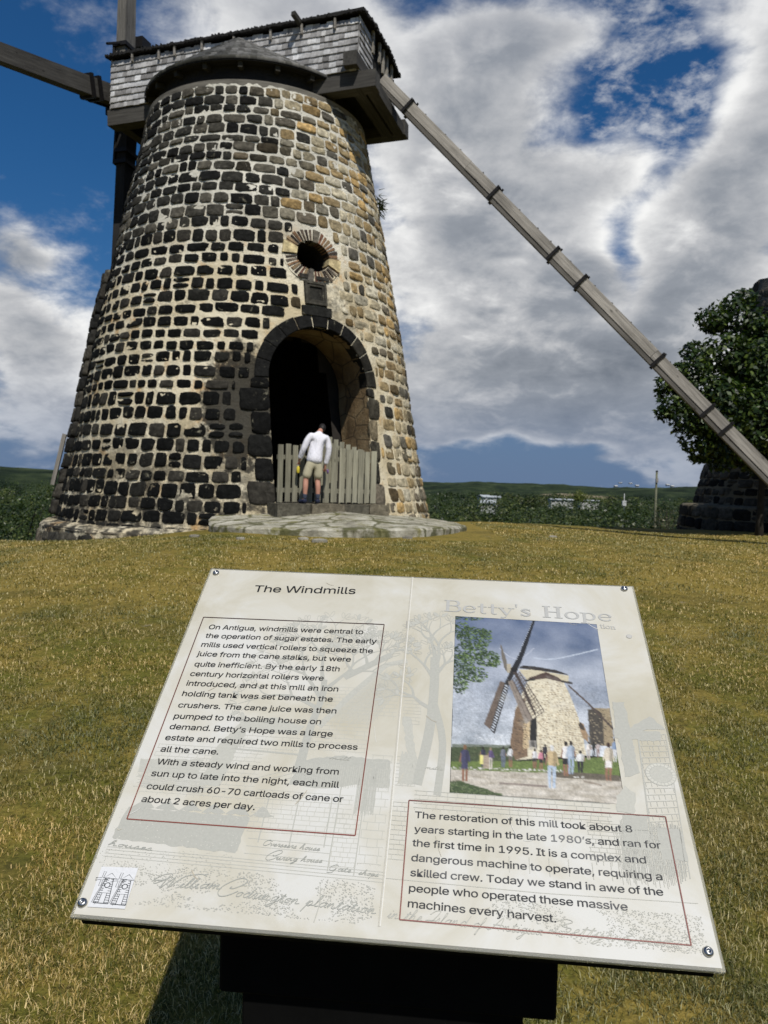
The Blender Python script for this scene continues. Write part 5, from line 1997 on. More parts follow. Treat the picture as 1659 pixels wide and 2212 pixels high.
    for p, a, L in (((.335, .228), 1.9, .03), ((.345, .22), 1.2, .03), ((.36, .21), .8, .026), ((.315, .243), 2.2, .03)): branch(p, a, L, .006, 2)
    K.line(smooth([(.432, .445), (.444, .36), (.448, .28), (.446, .20)], 4), .015, G1)
    K.line(smooth([(.462, .46), (.466, .37), (.450, .30)], 4), .011, G1)
    for p, a, L in (((.448, .26), 2.0, .045), ((.447, .22), 1.5, .05), ((.448, .24), 1.05, .03), ((.448, .31), 2.5, .04), ((.446, .20), 1.8, .04)): branch(p, a, L, .008, 2)
    ragged([(.402, .33), (.414, .325), (.428, .395), (.440, .44), (.425, .445)], G2)
    bricks(.402, .295, .430, .345, .012, .0065); bricks(.398, .40, .43, .45, .012, .006)
    hatch([(.406, .39), (.406, .45), (.428, .45), (.428, .39)], 24, .0012, G2)
    K.lay()
    # the drawn windmill on the right
    ragged(U((1321, 1517), (1348, 1517), (1382, 1672), (1352, 1680)), G1)
    ragged(U((1316, 1572), (1428, 1582), (1428, 1603), (1320, 1595)), G1)
    ragged(U((1352, 1580), (1404, 1548), (1437, 1576)), G1)
    q = U((1378, 1588), (1438, 1588), (1492, 1900), (1420, 1905))
    K.line([q[0], q[3]], .0022, G1); K.line([q[1], q[2]], .0012, G1)
    for i in range(22):
        t = i / 22
        a = (q[0][0] + (q[3][0] - q[0][0]) * t, q[0][1] + (q[3][1] - q[0][1]) * t); b = (q[1][0] + (q[2][0] - q[1][0]) * t, q[1][1] + (q[2][1] - q[1][1]) * t)
        K.line([a, b], .0009, G1)
        for k in range(5):
            s_ = (k + R.uniform(.1, .8)) / 5
            K.line([(a[0] + (b[0] - a[0]) * s_, a[1] + (b[1] - a[1]) * s_), (a[0] + (b[0] - a[0]) * s_ + .0004, a[1] + (b[1] - a[1]) * s_ + .0075)], .0008, G1)
    K.lay()
    cu, cv_ = uv(1428, 1674)
    K.ell(cu, cv_, .021, .0185, (.50, .49, .43), n=24); K.ell(cu, cv_, .015, .013, G2, n=24)
    for r in (.021, .0155): K.line([(cu + r * cos(t), cv_ + r * .88 * sin(t)) for t in [2 * PI * k / 28 for k in range(28)]], .0012, G1, True)
    for k in range(22):
        t = 2 * PI * k / 22; K.line([(cu + .0155 * cos(t), cv_ + .0137 * sin(t)), (cu + .021 * cos(t), cv_ + .0185 * sin(t))], .001, G1)
    ragged(U((1330, 1722), (1350, 1700), (1374, 1716), (1372, 1762), (1335, 1755)), G2)
    ragged(U((1345, 1760), (1400, 1764), (1404, 1840), (1350, 1832)), G1); ragged(U((1420, 1790), (1470, 1794), (1490, 1862), (1430, 1858)), G1)
    hatch(U((1340, 1770), (1350, 1900), (1490, 1912), (1470, 1782)), 40, .0011, G1)
    bricks(.43, .455, .70, .485, .0125, .0066); bricks(.665, .485, .775, .545, .010, .006); bricks(.40, .475, .422, .56, .012, .007)
    hatch([(.56, .54), (.56, .565), (.775, .57), (.775, .54)], 8, .0009, G2); hatch([(.70, .49), (.70, .57), (.772, .57), (.772, .49)], 30, .0008, G2)
    K.line([(.40, .585), (.60, .588), (.79, .585)], .0008, G2)
    K.lay()
    # specks and stains
    dens = lambda a, b: noise.noise(Vector((a * 22, b * 34, 2))) + .25 * (b - .60) / .05 > .05
    stipple(.03, .592, .39, .645, 2600, G1, .0010, dens)
    stipple(.40, .60, .79, .646, 3000, G2, .0010, lambda a, b: noise.noise(Vector((a * 15, b * 30, 7))) + .5 * (a - .6) / .2 > .05)
    stipple(.01, .57, .2, .60, 250, G2, .0008)
    K.line(smooth([(.320, .604), (.322, .625), (.319, .648)], 4), .0012, G1)
    K.lay()
    # old handwriting
    handwrite(K, 'William', *uv(338, 1917), *uv(478, 1922), .0062, .0011, G3)
    handwrite(K, 'Codrington plantation', *uv(468, 1932), *uv(812, 1976), .0062, .0011, G3)
    handwrite(K, 'in the Island of Antigua', *uv(836, 1984), *uv(1172, 2022), .0062, .0010, G1)
    handwrite(K, 'Bettys Estate', *uv(1196, 2014), *uv(1470, 2052), .0064, .0010, G1)
    handwrite(K, 'Overseers house', .232, .5535, .310, .5555, .0035, .0008, G3)
    handwrite(K, 'Curing house', .240, .5725, .316, .5715, .0035, .0008, G3)
    handwrite(K, 'houses', .022, .5705, .085, .5735, .0034, .0008, G3)
    handwrite(K, 'Gate', .326, .5805, .356, .5815, .0034, .0008, G3)
    handwrite(K, 'shops', .366, .583, .392, .584, .0032, .0008, G3)
    for (a, b, wd) in ((.15, .353, .05), (.30, .412, .03), (.442, .418, .026)):
        handwrite(K, R.choice(('mill', 'house', 'mills')), a, b, a + wd, b + .001, .0028, .0006, G1)
    serif_text(K, "Betty's Hope", *uv(958, 1321), *uv(1325, 1344), .0290, (.395, .395, .375))
    serif_text(K, 'tion', *uv(1296, 1358), *uv(1331, 1361), .0112, (.40, .40, .38))
    K.ell(*uv(1359, 1376), .0045, .0042, (.44, .43, .40), n=14)
    K.line([(uv(1359, 1376)[0] + .0046 * cos(t), uv(1359, 1376)[1] + .0043 * sin(t)) for t in [2 * PI * k / 14 for k in range(14)]], .0007, (.36, .36, .34), True)
    # the fold down the middle of the sheet
    fo = K; K.lay()
    fo.line([(.3924, .001), (.395, .25), (.3985, .50), (.3991, .646)], .0014, (.44, .42, .36))
    fo.line([(.3944, .001), (.397, .25), (.4005, .50), (.4011, .646)], .0016, (.60, .585, .53))
    for _ in range(26):
        a, b = R.uniform(.02, .77), R.uniform(.02, .63); L = R.uniform(.006, .03); t = R.uniform(0, 3.1)
        fo.line(smooth([(a, b), (a + L * .5 * cos(t), b + L * .5 * sin(t) + .002), (a + L * cos(t), b + L * sin(t))], 4), R.uniform(.0004, .0010), R.choice(((.62, .61, .57), (.47, .44, .36), (.42, .37, .28))))
    fo.line([(.392, .118), (.3928, .135)], .001, (.30, .29, .27))
    K.build('background_drawing', MT['print'], panel)

    # ---- text
    BLK = (.012, .012, .013)
    tk = Ink(.0014)
    put_text(tk, 'The Windmills', .0999, .0603, .2910, .0543, BLK, .035)
    tk.build('title_text', MT['print'], panel)
    lk = Ink(.0014)
    LEFT = [('On Antigua, windmills were central to', .0426, .1612, .3184, .1554), ('the operation of sugar estates. The early', .0428, .1825, .3441, .1761), ('mills used vertical rollers to squeeze the', .0418, .2037, .3403, .1987),
            ('juice from the cane stalks, but were', .0407, .2253, .3055, .2203), ('quite inefficient. By the early 18th', .0433, .2486, .2897, .2427), ('century horizontal rollers were', .0425, .2698, .2665, .2642),
            ('introduced, and at this mill an iron', .0427, .2904, .2939, .2851), ('holding tank was set beneath the', .0424, .3121, .2882, .3063), ('crushers. The cane juice was then', .0432, .3353, .2976, .3290),
            ('pumped to the boiling house on', .0434, .3572, .2770, .3512), ('demand. Betty’s Hope was a large', .0432, .3774, .2986, .3724), ('estate and required two mills to process', .0430, .3978, .3397, .3934),
            ('all the cane.', .0431, .4187, .1324, .4174), ('With a steady wind and working from', .0448, .4410, .3178, .4378), ('sun up to late into the night, each mill', .0434, .4611, .3216, .4592),
            ('could crush 60-70 cartloads of cane or', .0441, .4826, .3307, .4815), ('about 2 acres per day.', .0440, .5034, .2090, .5033)]
    for t, a, b, c_, d in LEFT: put_text(lk, t, a, b, c_, d, BLK, .0213 - .0020 * sstep(.15, .5, b))
    lk.build('body_text', MT['print'], panel)
    rk = Ink(.0014)
    RIGHT = [('The restoration of this mill took about 8', .4331, .4974, .7245, .4957), ('years starting in the late 1980’s, and ran for', .4337, .5184, .7581, .5160), ('the first time in 1995. It is a complex and', .4327, .5386, .7355, .5382),
             ('dangerous machine to operate, requiring a', .4328, .5594, .7521, .5589), ('skilled crew. Today we stand in awe of the', .4331, .5797, .7498, .5789), ('people who operated these massive', .4329, .6000, .7033, .6013), ('machines every harvest.', .4330, .6197, .6149, .6231)]

    def faded(a, b):
        k = max(0, noise.noise(Vector((a * 14, b * 22, 4)))) * .14
        if .618 < a < .662 and .500 < b < .524: k = .13
        if .600 < a < .625 and .475 < b < .502: k = max(k, .11)
        return tuple(q + k for q in (.020, .021, .024))
    for t, a, b, c_, d in RIGHT: put_text(rk, t, a, b, c_, d, faded, .0192)
    rk.build('body_text', MT['print'], panel)
    for q in ([(.0254, .1325), (.3529, .1295), (.3548, .5299), (.0339, .5310)], [(.4231, .4712), (.7720, .4688), (.7712, .6364), (.4242, .6359)]):
        bk = Ink(.0014)
        left = q[0][0] < .2
        n = 10; top = (.045, .018, .016) if left else (.16, .055, .045); bot = (.20, .050, .035) if left else (.22, .085, .07)
        for i in range(4):
            a, b = q[i], q[(i + 1) % 4]
            f0 = (0, 0, 1, 1)[i]; f1 = (0, 1, 1, 0)[i]
            for k in range(n):
                t0, t1 = k / n, (k + 1) / n
                m_ = f0 + (f1 - f0) * (t0 + t1) / 2
                bk.line([(a[0] + (b[0] - a[0]) * t, a[1] + (b[1] - a[1]) * t) for t in (t0, t1)], .0016, lerp(top, bot, m_))
        bk.build('text_border', MT['print'], panel)

    # ---- logo: two little mills on a white square
    gk = Ink(.0016)
    gk.poly([(.0261, .6008), (.0756, .5985), (.0778, .6523), (.0287, .6536)], (.60, .605, .61)); gk.lay()
    LB = (.03, .035, .04)
    for ox in (0, .0235):
        bx0, bx1, tx0, tx1, by, ty = .0335 + ox, .0535 + ox, .0385 + ox, .0485 + ox, .6478, .6155
        gk.line([(bx0, by), (tx0, ty)], .0009, LB); gk.line([(bx1, by), (tx1, ty)], .0009, LB); gk.line([(bx0, by), (bx1, by)], .0011, LB)
        gk.line([(bx0 - .0022, by), (tx0 - .001, ty)], .0006, LB)
        gk.line([(.0345 + ox, ty), (.0525 + ox, ty), (.0435 + ox, .6085)], .0009, LB, True)
        for i in range(11):
            t = (i + .5) / 11; y = ty + (by - ty) * t
            a = tx0 + (bx0 - tx0) * t; b = tx1 + (bx1 - tx1) * t
            gk.line([(a, y), (a + (b - a) * .30, y)], .0007, LB); gk.line([(a + (b - a) * .70, y), (b, y)], .0007, LB)
            if i % 2 == 0: gk.line([(a + (b - a) * .15, y), (a + (b - a) * .15, y + .003)], .0006, LB)
        gk.line([(.0435 + ox + .0034 * cos(t), .6245 + .0032 * sin(t)) for t in [2 * PI * k / 16 for k in range(16)]], .0011, LB, True)
        gk.line([(.0400 + ox, by), (.0405 + ox, .6345), (.0470 + ox, .6345), (.0475 + ox, by)], .0008, LB)
        cx, cy = .0335 + ox * .98, .6165
        for dx, dy in ((1, 0), (-1, .12), (0, 1), (.05, -1)):
            px_, py_ = -dy, dx; a = .0010
            e = .0095 if dx >= 0 else .0085
            gk.line([(cx + px_ * a + dx * .001, cy + py_ * a + dy * .001), (cx + px_ * a * 1.6 + dx * e, cy + py_ * a * 1.6 + dy * e), (cx - px_ * a * 1.6 + dx * e, cy - py_ * a * 1.6 + dy * e), (cx - px_ * a + dx * .001, cy - py_ * a + dy * .001)], .0006, LB)
    gk.build('logo', MT['print'], panel)
    build_photo(panel, R)


class Raster:
    """paints the printed photograph dot by dot: the same calls as Ink, on a grid over (u, v)"""
    U0, V0, PX = .470, .094, .00062

    def __init__(s, w=455, h=600):
        s.a = np.zeros((h, w, 3)); s.w = w; s.hh = h

    def lay(s): pass

    def poly(s, pts, col):
        p = [((a - s.U0) / s.PX, (b - s.V0) / s.PX) for a, b in pts]
        xs = [q[0] for q in p]; ys = [q[1] for q in p]
        x0, x1 = max(0, int(min(xs))), min(s.w - 1, int(max(xs)) + 1); y0, y1 = max(0, int(min(ys))), min(s.hh - 1, int(max(ys)) + 1)
        if x1 < x0 or y1 < y0: return
        X, Y = np.meshgrid(np.arange(x0, x1 + 1) + .5, np.arange(y0, y1 + 1) + .5)
        ins = np.zeros(X.shape, bool)
        for i in range(len(p)):
            (ax, ay), (bx, by) = p[i - 1], p[i]
            if ay == by: continue
            ins ^= ((ay > Y) != (by > Y)) & (X < (bx - ax) * (Y - ay) / (by - ay) + ax)
        s.a[y0:y1 + 1, x0:x1 + 1][ins] = col

    def quadgrid(s, fn, nu, nv, colf):
        for j in range(nv):
            for i in range(nu):
                s.poly([fn(i / nu, j / nv), fn((i + 1.05) / nu, j / nv), fn((i + 1.05) / nu, (j + 1.05) / nv), fn(i / nu, (j + 1.05) / nv)], colf((i + .5) / nu, (j + .5) / nv))

    def line(s, pts, w, col, closed=False):
        if not hasattr(w, '__len__'): w = [w] * len(pts)
        for i in range(len(pts) - 1):
            a, b = pts[i], pts[i + 1]
            dx, dy = b[0] - a[0], b[1] - a[1]; q = math.hypot(dx, dy) or 1
            nx, ny = -dy / q / 2, dx / q / 2
            s.poly([(a[0] + nx * w[i], a[1] + ny * w[i]), (b[0] + nx * w[i + 1], b[1] + ny * w[i + 1]), (b[0] - nx * w[i + 1], b[1] - ny * w[i + 1]), (a[0] - nx * w[i], a[1] - ny * w[i])], col)

    ell = Ink.ell

    def finish(s, quad, panel):
        a = s.a
        g = np.random.default_rng(2)
        H, Wd = a.shape[:2]

        def field(n):                                # soft random field
            z = g.normal(size=(H // n + 2, Wd // n + 2))
            yy, xx = np.arange(H) / n, np.arange(Wd) / n
            yi, xi = yy.astype(int), xx.astype(int); fy, fx = (yy - yi)[:, None], (xx - xi)[None, :]
            return (z[yi][:, xi] * (1 - fy) * (1 - fx) + z[yi + 1][:, xi] * fy * (1 - fx) + z[yi][:, xi + 1] * (1 - fy) * fx + z[yi + 1][:, xi + 1] * fy * fx)
        yy = np.linspace(0, 1, H)[:, None]
        amt = np.clip((yy - .28) / .2, 0, 1) * .9 + .1       # texture in the land and the masonry, little in the sky
        a = a * (1 + amt[..., None] * (.15 * field(2) + .06 * field(5) + .05 * field(14))[..., None] + .02 * field(3)[..., None])
        for _ in range(1):
            b = np.pad(a, ((1, 1), (1, 1), (0, 0)), 'edge')
            a = sum(b[i:i + H, j:j + Wd] * k for i, j, k in ((1, 1, .30), (0, 1, .12), (2, 1, .12), (1, 0, .12), (1, 2, .12), (0, 0, .055), (0, 2, .055), (2, 0, .055), (2, 2, .055)))
        lum = a.mean(2, keepdims=True)
        a = lum + (a - lum) * .90                        # faded dyes
        a = np.clip(a * 1.04 + .002, .008, .66)
        nu, nv = 150, 200
        q = [np.array(p) for p in quad]
        P = []; C = []
        for j in range(nv + 1):
            for i in range(nu + 1):
                s_, t = i / nu, j / nv
                u_, v_ = (q[0] * (1 - s_) + q[1] * s_) * (1 - t) + (q[3] * (1 - s_) + q[2] * s_) * t
                P.append((u_, v_))
                C.append(tuple(a[min(H - 1, max(0, int((v_ - s.V0) / s.PX))), min(Wd - 1, max(0, int((u_ - s.U0) / s.PX)))]))
        mb = MB()
        mb.add([SI(u_, v_, .0009) for u_, v_ in P], [(j * (nu + 1) + i, (j + 1) * (nu + 1) + i, (j + 1) * (nu + 1) + i + 1, j * (nu + 1) + i + 1) for j in range(nv) for i in range(nu)], C, [(u_, v_, .3) for u_, v_ in P])
        return mb.build('photo_print', MT['print'], panel)


def build_photo(panel, R):
    K = Raster()
    Zp = lambda x, y: uv((1400 + .434 * x) * .6636, (1920 + .434 * y) * .6636)
    ZP = lambda *p: [Zp(*q) for q in p]
    q = ((190, 200), (1250, 262), (1465, 1615), (148, 1525))
    bil = lambda s_, t: ((q[0][0] * (1 - s_) + q[1][0] * s_) * (1 - t) + (q[3][0] * (1 - s_) + q[2][0] * s_) * t, (q[0][1] * (1 - s_) + q[1][1] * s_) * (1 - t) + (q[3][1] * (1 - s_) + q[2][1] * s_) * t)

    def sky(s_, t):
        k = t / .73
        c = np.array((.115, .15, .235)) * (1 - k) + np.array((.42, .45, .48)) * k
        n = noise.fractal(Vector((s_ * 3, t * 6, 1)), 1, 2, 5)
        return tuple(np.clip(c + (.10 + .12 * k) * n, .03, .8))
    K.quadgrid(lambda s_, t: Zp(*bil(s_, t * .74)), 90, 110, lambda s_, t: sky(s_, t * .74))
    K.lay()
    # faint white scuffs
    for a in range(30):
        t = a / 30; K.line(ZP((520 + 260 * t, 440 + 80 * sin(PI * t)), (520 + 260 * (t + .03), 440 + 80 * sin(PI * (t + .03)))), .0010, (.45, .48, .54))
    K.line(smooth(ZP((780, 515), (900, 525), (1050, 500), (1260, 450)), 5), .0022, (.38, .43, .50))
    for _ in range(160):
        t = R.random(); x, y = 330 + 220 * t, 1090 + 40 * sin(PI * t) + R.uniform(-12, 12)
        u_, v_ = Zp(x, y); K.poly([(u_, v_), (u_ + .001, v_ + .0004), (u_ + .0004, v_ + .001)], (.58, .60, .62))
    K.poly(ZP((165, 1160), (640, 1168), (640, 1200), (162, 1195)), (.13, .15, .12))
    K.lay()
    K.poly(ZP((163, 1185), (400, 1180), (660, 1195), (660, 1300), (158, 1296)), (.050, .068, .030))
    for _ in range(160):
        u_, v_ = Zp(R.uniform(165, 640), R.uniform(1185, 1285)); K.ell(u_, v_, .0016, .0010, R.choice(((.07, .09, .04), (.03, .045, .018), (.09, .10, .05))), 0, 6)
    K.lay()
    K.poly(ZP((158, 1292), (650, 1290), (1190, 1265), (1412, 1250), (1425, 1400), (900, 1380), (155, 1352)), (.105, .15, .035))
    for _ in range(200):
        u_, v_ = Zp(R.uniform(165, 1405), R.uniform(1292, 1360)); K.ell(u_, v_, .0022, .0007, R.choice(((.14, .19, .05), (.07, .11, .025))), 0, 6)

    K.lay()
    def dirt(s_, t):
        n = noise.fractal(Vector((s_ * 9, t * 7, 3)), 1, 2, 5)
        return tuple(np.clip(np.array((.37, .335, .275)) + .13 * n + .05 * t, .04, .8))
    K.quadgrid(lambda s_, t: Zp(*((155 + (1425 - 155) * s_) * (1 - t) + (148 + (1465 - 148) * s_) * t for _ in (0,)), 0) if False else Zp((155 + 1270 * s_) * (1 - t) + (148 + 1317 * s_) * t, (1350 + 50 * s_) * (1 - t) + (1525 + 90 * s_) * t), 70, 24, dirt)
    K.lay()
    K.poly(ZP((860, 1368), (1200, 1380), (1425, 1400), (1432, 1440), (1180, 1425), (960, 1412)), (.10, .085, .06))
    K.poly(ZP((155, 1440), (230, 1438), (330, 1470), (430, 1500), (500, 1530), (560, 1552), (400, 1543), (148, 1526)), (.045, .07, .025))
    for _ in range(220):
        t = R.random(); u_, v_ = Zp(150 + 400 * t, 1440 + 100 * t + R.uniform(0, 1) * (85 * (1 - t))); K.ell(u_, v_, .0016, .0009, R.choice(((.03, .05, .02), (.08, .12, .04), (.13, .15, .08))), 0, 5)
    K.line(ZP((520, 1455), (880, 1480)), .0030, (.20, .165, .14)); K.line(ZP((1150, 1440), (1290, 1470)), .0024, (.22, .18, .14))
    K.lay()
    for i in range(46):
        x = 165 + 850 * i / 46 + R.uniform(-8, 8); u_, v_ = Zp(x, 1338 + 28 * i / 46 + R.uniform(-7, 7)); K.ell(u_, v_, R.uniform(.0012, .0028), R.uniform(.0008, .0016), R.choice(((.55, .54, .50), (.38, .37, .33), (.24, .23, .2))), 0, 8)
    K.lay()
    # second mill
    K.poly(ZP((1183, 905), (1235, 890), (1350, 892), (1384, 1180), (1200, 1170)), (.25, .195, .115))
    K.poly(ZP((1183, 905), (1235, 893), (1290, 930), (1310, 1170), (1200, 1170)), (.055, .048, .038))
    K.lay()
    for _ in range(130):
        u_, v_ = Zp(R.uniform(1190, 1370), R.uniform(905, 1165)); K.ell(u_, v_, .0013, .0008, R.choice(((.03, .028, .024), (.20, .16, .10), (.34, .28, .18))), 0, 5)
    K.lay()
    # tower
    tw = [(735, 690), (880, 672), (1005, 700), (1065, 830), (1130, 1010), (1175, 1245), (640, 1280), (600, 1160), (640, 900), (700, 760)]
    K.poly(ZP(*tw), (.54, .49, .36))
    K.lay()
    K.poly(ZP((660, 870), (715, 800), (720, 1000), (735, 1255), (640, 1280), (600, 1160), (640, 900)), (.16, .105, .062))
    K.poly(ZP((700, 930), (752, 980), (745, 1190), (700, 1200)), (.42, .32, .18))
    K.lay()
    for j in range(44):
        y = 700 + j * 12.5
        hw0 = np.interp(y, [690, 830, 1010, 1250], [745, 690, 640, 640]); hw1 = np.interp(y, [700, 830, 1010, 1245], [1000, 1060, 1125, 1170])
        x = hw0 + R.uniform(0, 18)
        while x < hw1:
            if not (740 < x < 815 and y > 950):
                dark = x < 730
                pr = .95 if (x > 940 or dark) and y > 850 else .6
                if R.random() < pr:
                    w, h = R.uniform(6, 10), R.uniform(3.2, 4.6)
                    c = R.choice(((.07, .05, .035), (.13, .085, .05), (.20, .13, .07))) if dark else R.choice(((.30, .24, .15), (.40, .33, .21), (.22, .17, .11), (.44, .37, .24)))
                    K.poly(ZP((x - w, y - h), (x + w, y - h + 1), (x + w, y + h), (x - w, y + h - 1)), c)
            x += R.uniform(19, 27)
    K.lay()
    K.poly(ZP((752, 985), (800, 955), (806, 1190), (748, 1180)), (.018, .018, .017))
    for i in range(6): K.line(ZP((745 + 11 * i, 1135), (748 + 11 * i, 1200)), .0010, (.30, .28, .25))
    K.line(ZP((738, 1138), (806, 1142)), .001, (.3, .28, .25))
    K.poly(ZP((1113, 1015), (1126, 995), (1150, 1010), (1185, 1090), (1190, 1150), (1150, 1120)), (.27, .18, .10)); K.poly(ZP((1113, 1015), (1126, 995), (1150, 1020), (1160, 1060), (1130, 1050)), (.05, .04, .03))
    K.lay()
    # cap
    K.poly(ZP((665, 600), (760, 600), (1038, 648), (1040, 695), (1000, 700), (880, 672), (735, 690)), (.47, .42, .29))
    for i in range(5): K.line(ZP((668, 612 + i * 14), (1036, 655 + i * 9)), .0006, (.36, .31, .2))
    K.lay()
    K.poly(ZP((660, 588), (700, 571), (800, 580), (950, 606), (1038, 640), (1030, 644), (900, 622), (780, 606)), (.030, .026, .024))
    K.poly(ZP((748, 662), (868, 620), (960, 660), (1006, 700), (960, 690), (870, 668), (720, 690)), (.060, .036, .028))
    K.line(ZP((715, 685), (790, 674)), .0040, (.03, .028, .026)); K.line(ZP((985, 690), (1068, 705)), .0042, (.04, .035, .03))
    K.line(ZP((1035, 718), (1180, 850), (1390, 1062)), [.0030, .0032, .0036], (.075, .055, .045))
    for t in (.2, .45, .55, .7, .85):
        u_, v_ = Zp(1035 + 355 * t, 718 + 344 * t); K.line([(u_ - .002, v_ + .0025), (u_ + .002, v_ - .0025)], .0009, (.02, .02, .02))
    K.lay()
    # sails
    K.poly(ZP((528, 408), (540, 430), (576, 540), (582, 628), (556, 590), (536, 500)), (.13, .115, .095))
    K.poly(ZP((575, 560), (605, 560), (615, 625), (580, 628)), (.34, .30, .22))
    K.lay()
    K.line(ZP((628, 612), (690, 480), (778, 236)), [.0105, .0085, .0042], (.016, .017, .020))
    K.lay()
    for i in range(20):
        t = .24 + .76 * i / 20
        x = 628 + (775 - 628) * t - 3; y = 612 + (238 - 612) * t
        u_, v_ = Zp(x - 12 + 10 * t, y); K.ell(u_, v_, .0008, .0008, (.50, .54, .60), 0, 6)
    K.line(ZP((625, 610), (590, 680), (470, 1010)), [.0085, .0075, .0040], (.022, .021, .021))
    K.poly(ZP((527, 688), (560, 700), (450, 1050), (405, 1010)), (.115, .085, .065))
    K.lay()
    K.poly(ZP((560, 700), (592, 728), (485, 1086), (450, 1050)), (.030, .028, .027))
    for i in range(19):
        for k in range(3):
            t = (i + .5) / 19; s_ = (k + .5) / 3
            x = 566 + 22 * s_ - 112 * t; y = 708 + 18 * s_ + 345 * t
            u_, v_ = Zp(x, y); K.ell(u_, v_, .0012, .0012, (.44, .48, .53), 0, 6)
    K.lay()
    K.poly(ZP((585, 692), (622, 682), (770, 975), (718, 1012)), (.20, .165, .135))
    K.line(ZP((600, 690), (742, 995)), .0010, (.12, .10, .08))
    K.lay()
    for i in range(15):
        t = i / 14
        K.line(ZP((620 + 150 * t, 680 + 295 * t), (672 + 184 * t, 620 + 296 * t)), .0014, (.085, .065, .055))
    for s_ in (0, .3, .55, .8, 1.0):
        K.line(ZP((620 + 52 * s_, 680 - 60 * s_), (770 + 86 * s_, 975 - 60 * s_)), .0016 if s_ in (0, 1.0) else .0010, (.085, .065, .055))
    K.lay()
    K.line(ZP((632, 612), (700, 740), (790, 940)), [.0060, .0050, .0030], (.055, .042, .036))
    K.ell(*Zp(632, 600), .0062, .0058, (.014, .013, .013))

    K.lay()
    # visitors
    def man(x, y, h, top, low, skin=(.20, .11, .07), hair=(.02, .016, .014), legs=None, wide=1.0):
        w = h * .115 * wide
        K.lay()
        f = lambda a, b: Zp(x + a * w, y - b * h)
        for s_ in (-1, 1):
            K.poly([f(s_ * .15, .5), f(s_ * .85, .5), f(s_ * .62, 0), f(s_ * .12, 0)], legs or low)
        K.poly([f(-.8, .34 if legs else .46), f(.8, .34 if legs else .46), f(.72, .56), f(-.72, .56)], low)
        K.poly([f(-.78, .52), f(.78, .52), f(1.0, .80), f(.5, .86), f(-.5, .86), f(-1.0, .80)], top)
        for s_ in (-1, 1): K.poly([f(s_ * .95, .8), f(s_ * 1.35, .55), f(s_ * 1.1, .5), f(s_ * .7, .72)], skin if R.random() < .6 else top)
        a, b = f(0, .93); c, d = f(.42, .93); e, g = f(0, 1.0)
        K.ell(a, b, abs(c - a) + .0002, abs(g - b) + .0002, hair, 0, 9)
        K.poly([f(.25, .50), f(.85, .50), f(1.0, .80), f(.5, .86), f(.15, .8)], tuple(c_ * .62 for c_ in top))
    sk = (.22, .11, .065)
    man(262, 1440, 275, (.05, .05, .10), (.05, .05, .10), legs=sk, hair=(.16, .085, .04))
    man(398, 1330, 150, (.035, .035, .06), (.06, .06, .08)); man(456, 1345, 158, (.10, .07, .16), (.42, .38, .33), hair=(.2, .15, .1))
    K.lay()
    K.poly(ZP((376, 1244), (396, 1244), (396, 1312), (376, 1310)), (.58, .54, .16)); K.poly(ZP((396, 1244), (440, 1244), (444, 1346), (398, 1340)), (.30, .24, .18))
    man(550, 1335, 155, (.14, .15, .18), (.10, .12, .16)); man(604, 1335, 160, (.55, .56, .56), (.12, .11, .09), legs=sk)
    man(786, 1345, 150, (.52, .52, .52), (.03, .03, .03), legs=sk); man(834, 1352, 150, (.45, .17, .22), (.02, .02, .022), legs=sk)
    man(862, 1300, 140, (.03, .03, .04), (.02, .02, .03)); man(915, 1260, 90, (.40, .38, .36), (.1, .1, .1))
    man(1020, 1402, 262, (.58, .56, .54), (.018, .018, .02), legs=sk); man(1058, 1388, 250, (.32, .38, .46), (.26, .33, .42))
    man(1128, 1375, 165, (.58, .58, .56), (.02, .02, .025), wide=1.5); man(1190, 1275, 130, (.56, .52, .48), (.40, .35, .3)); man(1228, 1255, 110, (.02, .03, .03), (.02, .02, .02)); man(1262, 1260, 115, (.45, .38, .36), (.2, .12, .1))
    man(1388, 1295, 175, (.16, .22, .32), (.5, .5, .5)); man(1340, 1435, 285, (.50, .44, .34), (.58, .55, .52), legs=sk, hair=(.03, .015, .012))
    man(915, 1492, 325, (.42, .32, .17), (.32, .39, .48), hair=(.50, .50, .48), wide=1.05)
    for x in (1090, 1110, 1140, 1150):
        u_, v_ = Zp(x, 1408); K.ell(u_, v_, .0018, .0010, (.55, .54, .5))
    K.lay()
    # tree
    for cx, cy, rx, ry, n in ((290, 215, 105, 18, 60), (240, 300, 60, 60, 150), (330, 370, 130, 90, 420), (300, 470, 130, 70, 330), (430, 520, 95, 60, 240), (250, 560, 85, 90, 260), (340, 640, 95, 60, 190), (230, 700, 60, 85, 190), (480, 545, 48, 45, 80), (410, 330, 55, 35, 70)):
        for _ in range(n):
            a = R.uniform(0, 2 * PI); r = R.random() ** .5
            x, y = cx + rx * r * cos(a), cy + ry * r * sin(a)
            if x < 186 - (y - 200) * .03 or y < 202 + (x - 190) * .058: continue
            lit = (x - cx) / rx * .3 + R.gauss(0, .5)
            c = (.018, .035, .014) if lit < 0 else (.05, .085, .028) if lit < .5 else (.13, .20, .05)
            u_, v_ = Zp(x, y); K.ell(u_, v_, R.uniform(.0014, .0030), R.uniform(.0008, .0016), c, R.uniform(-.8, .8), 5)
    K.finish([Zp(*p) for p in q], panel)


build_sign()
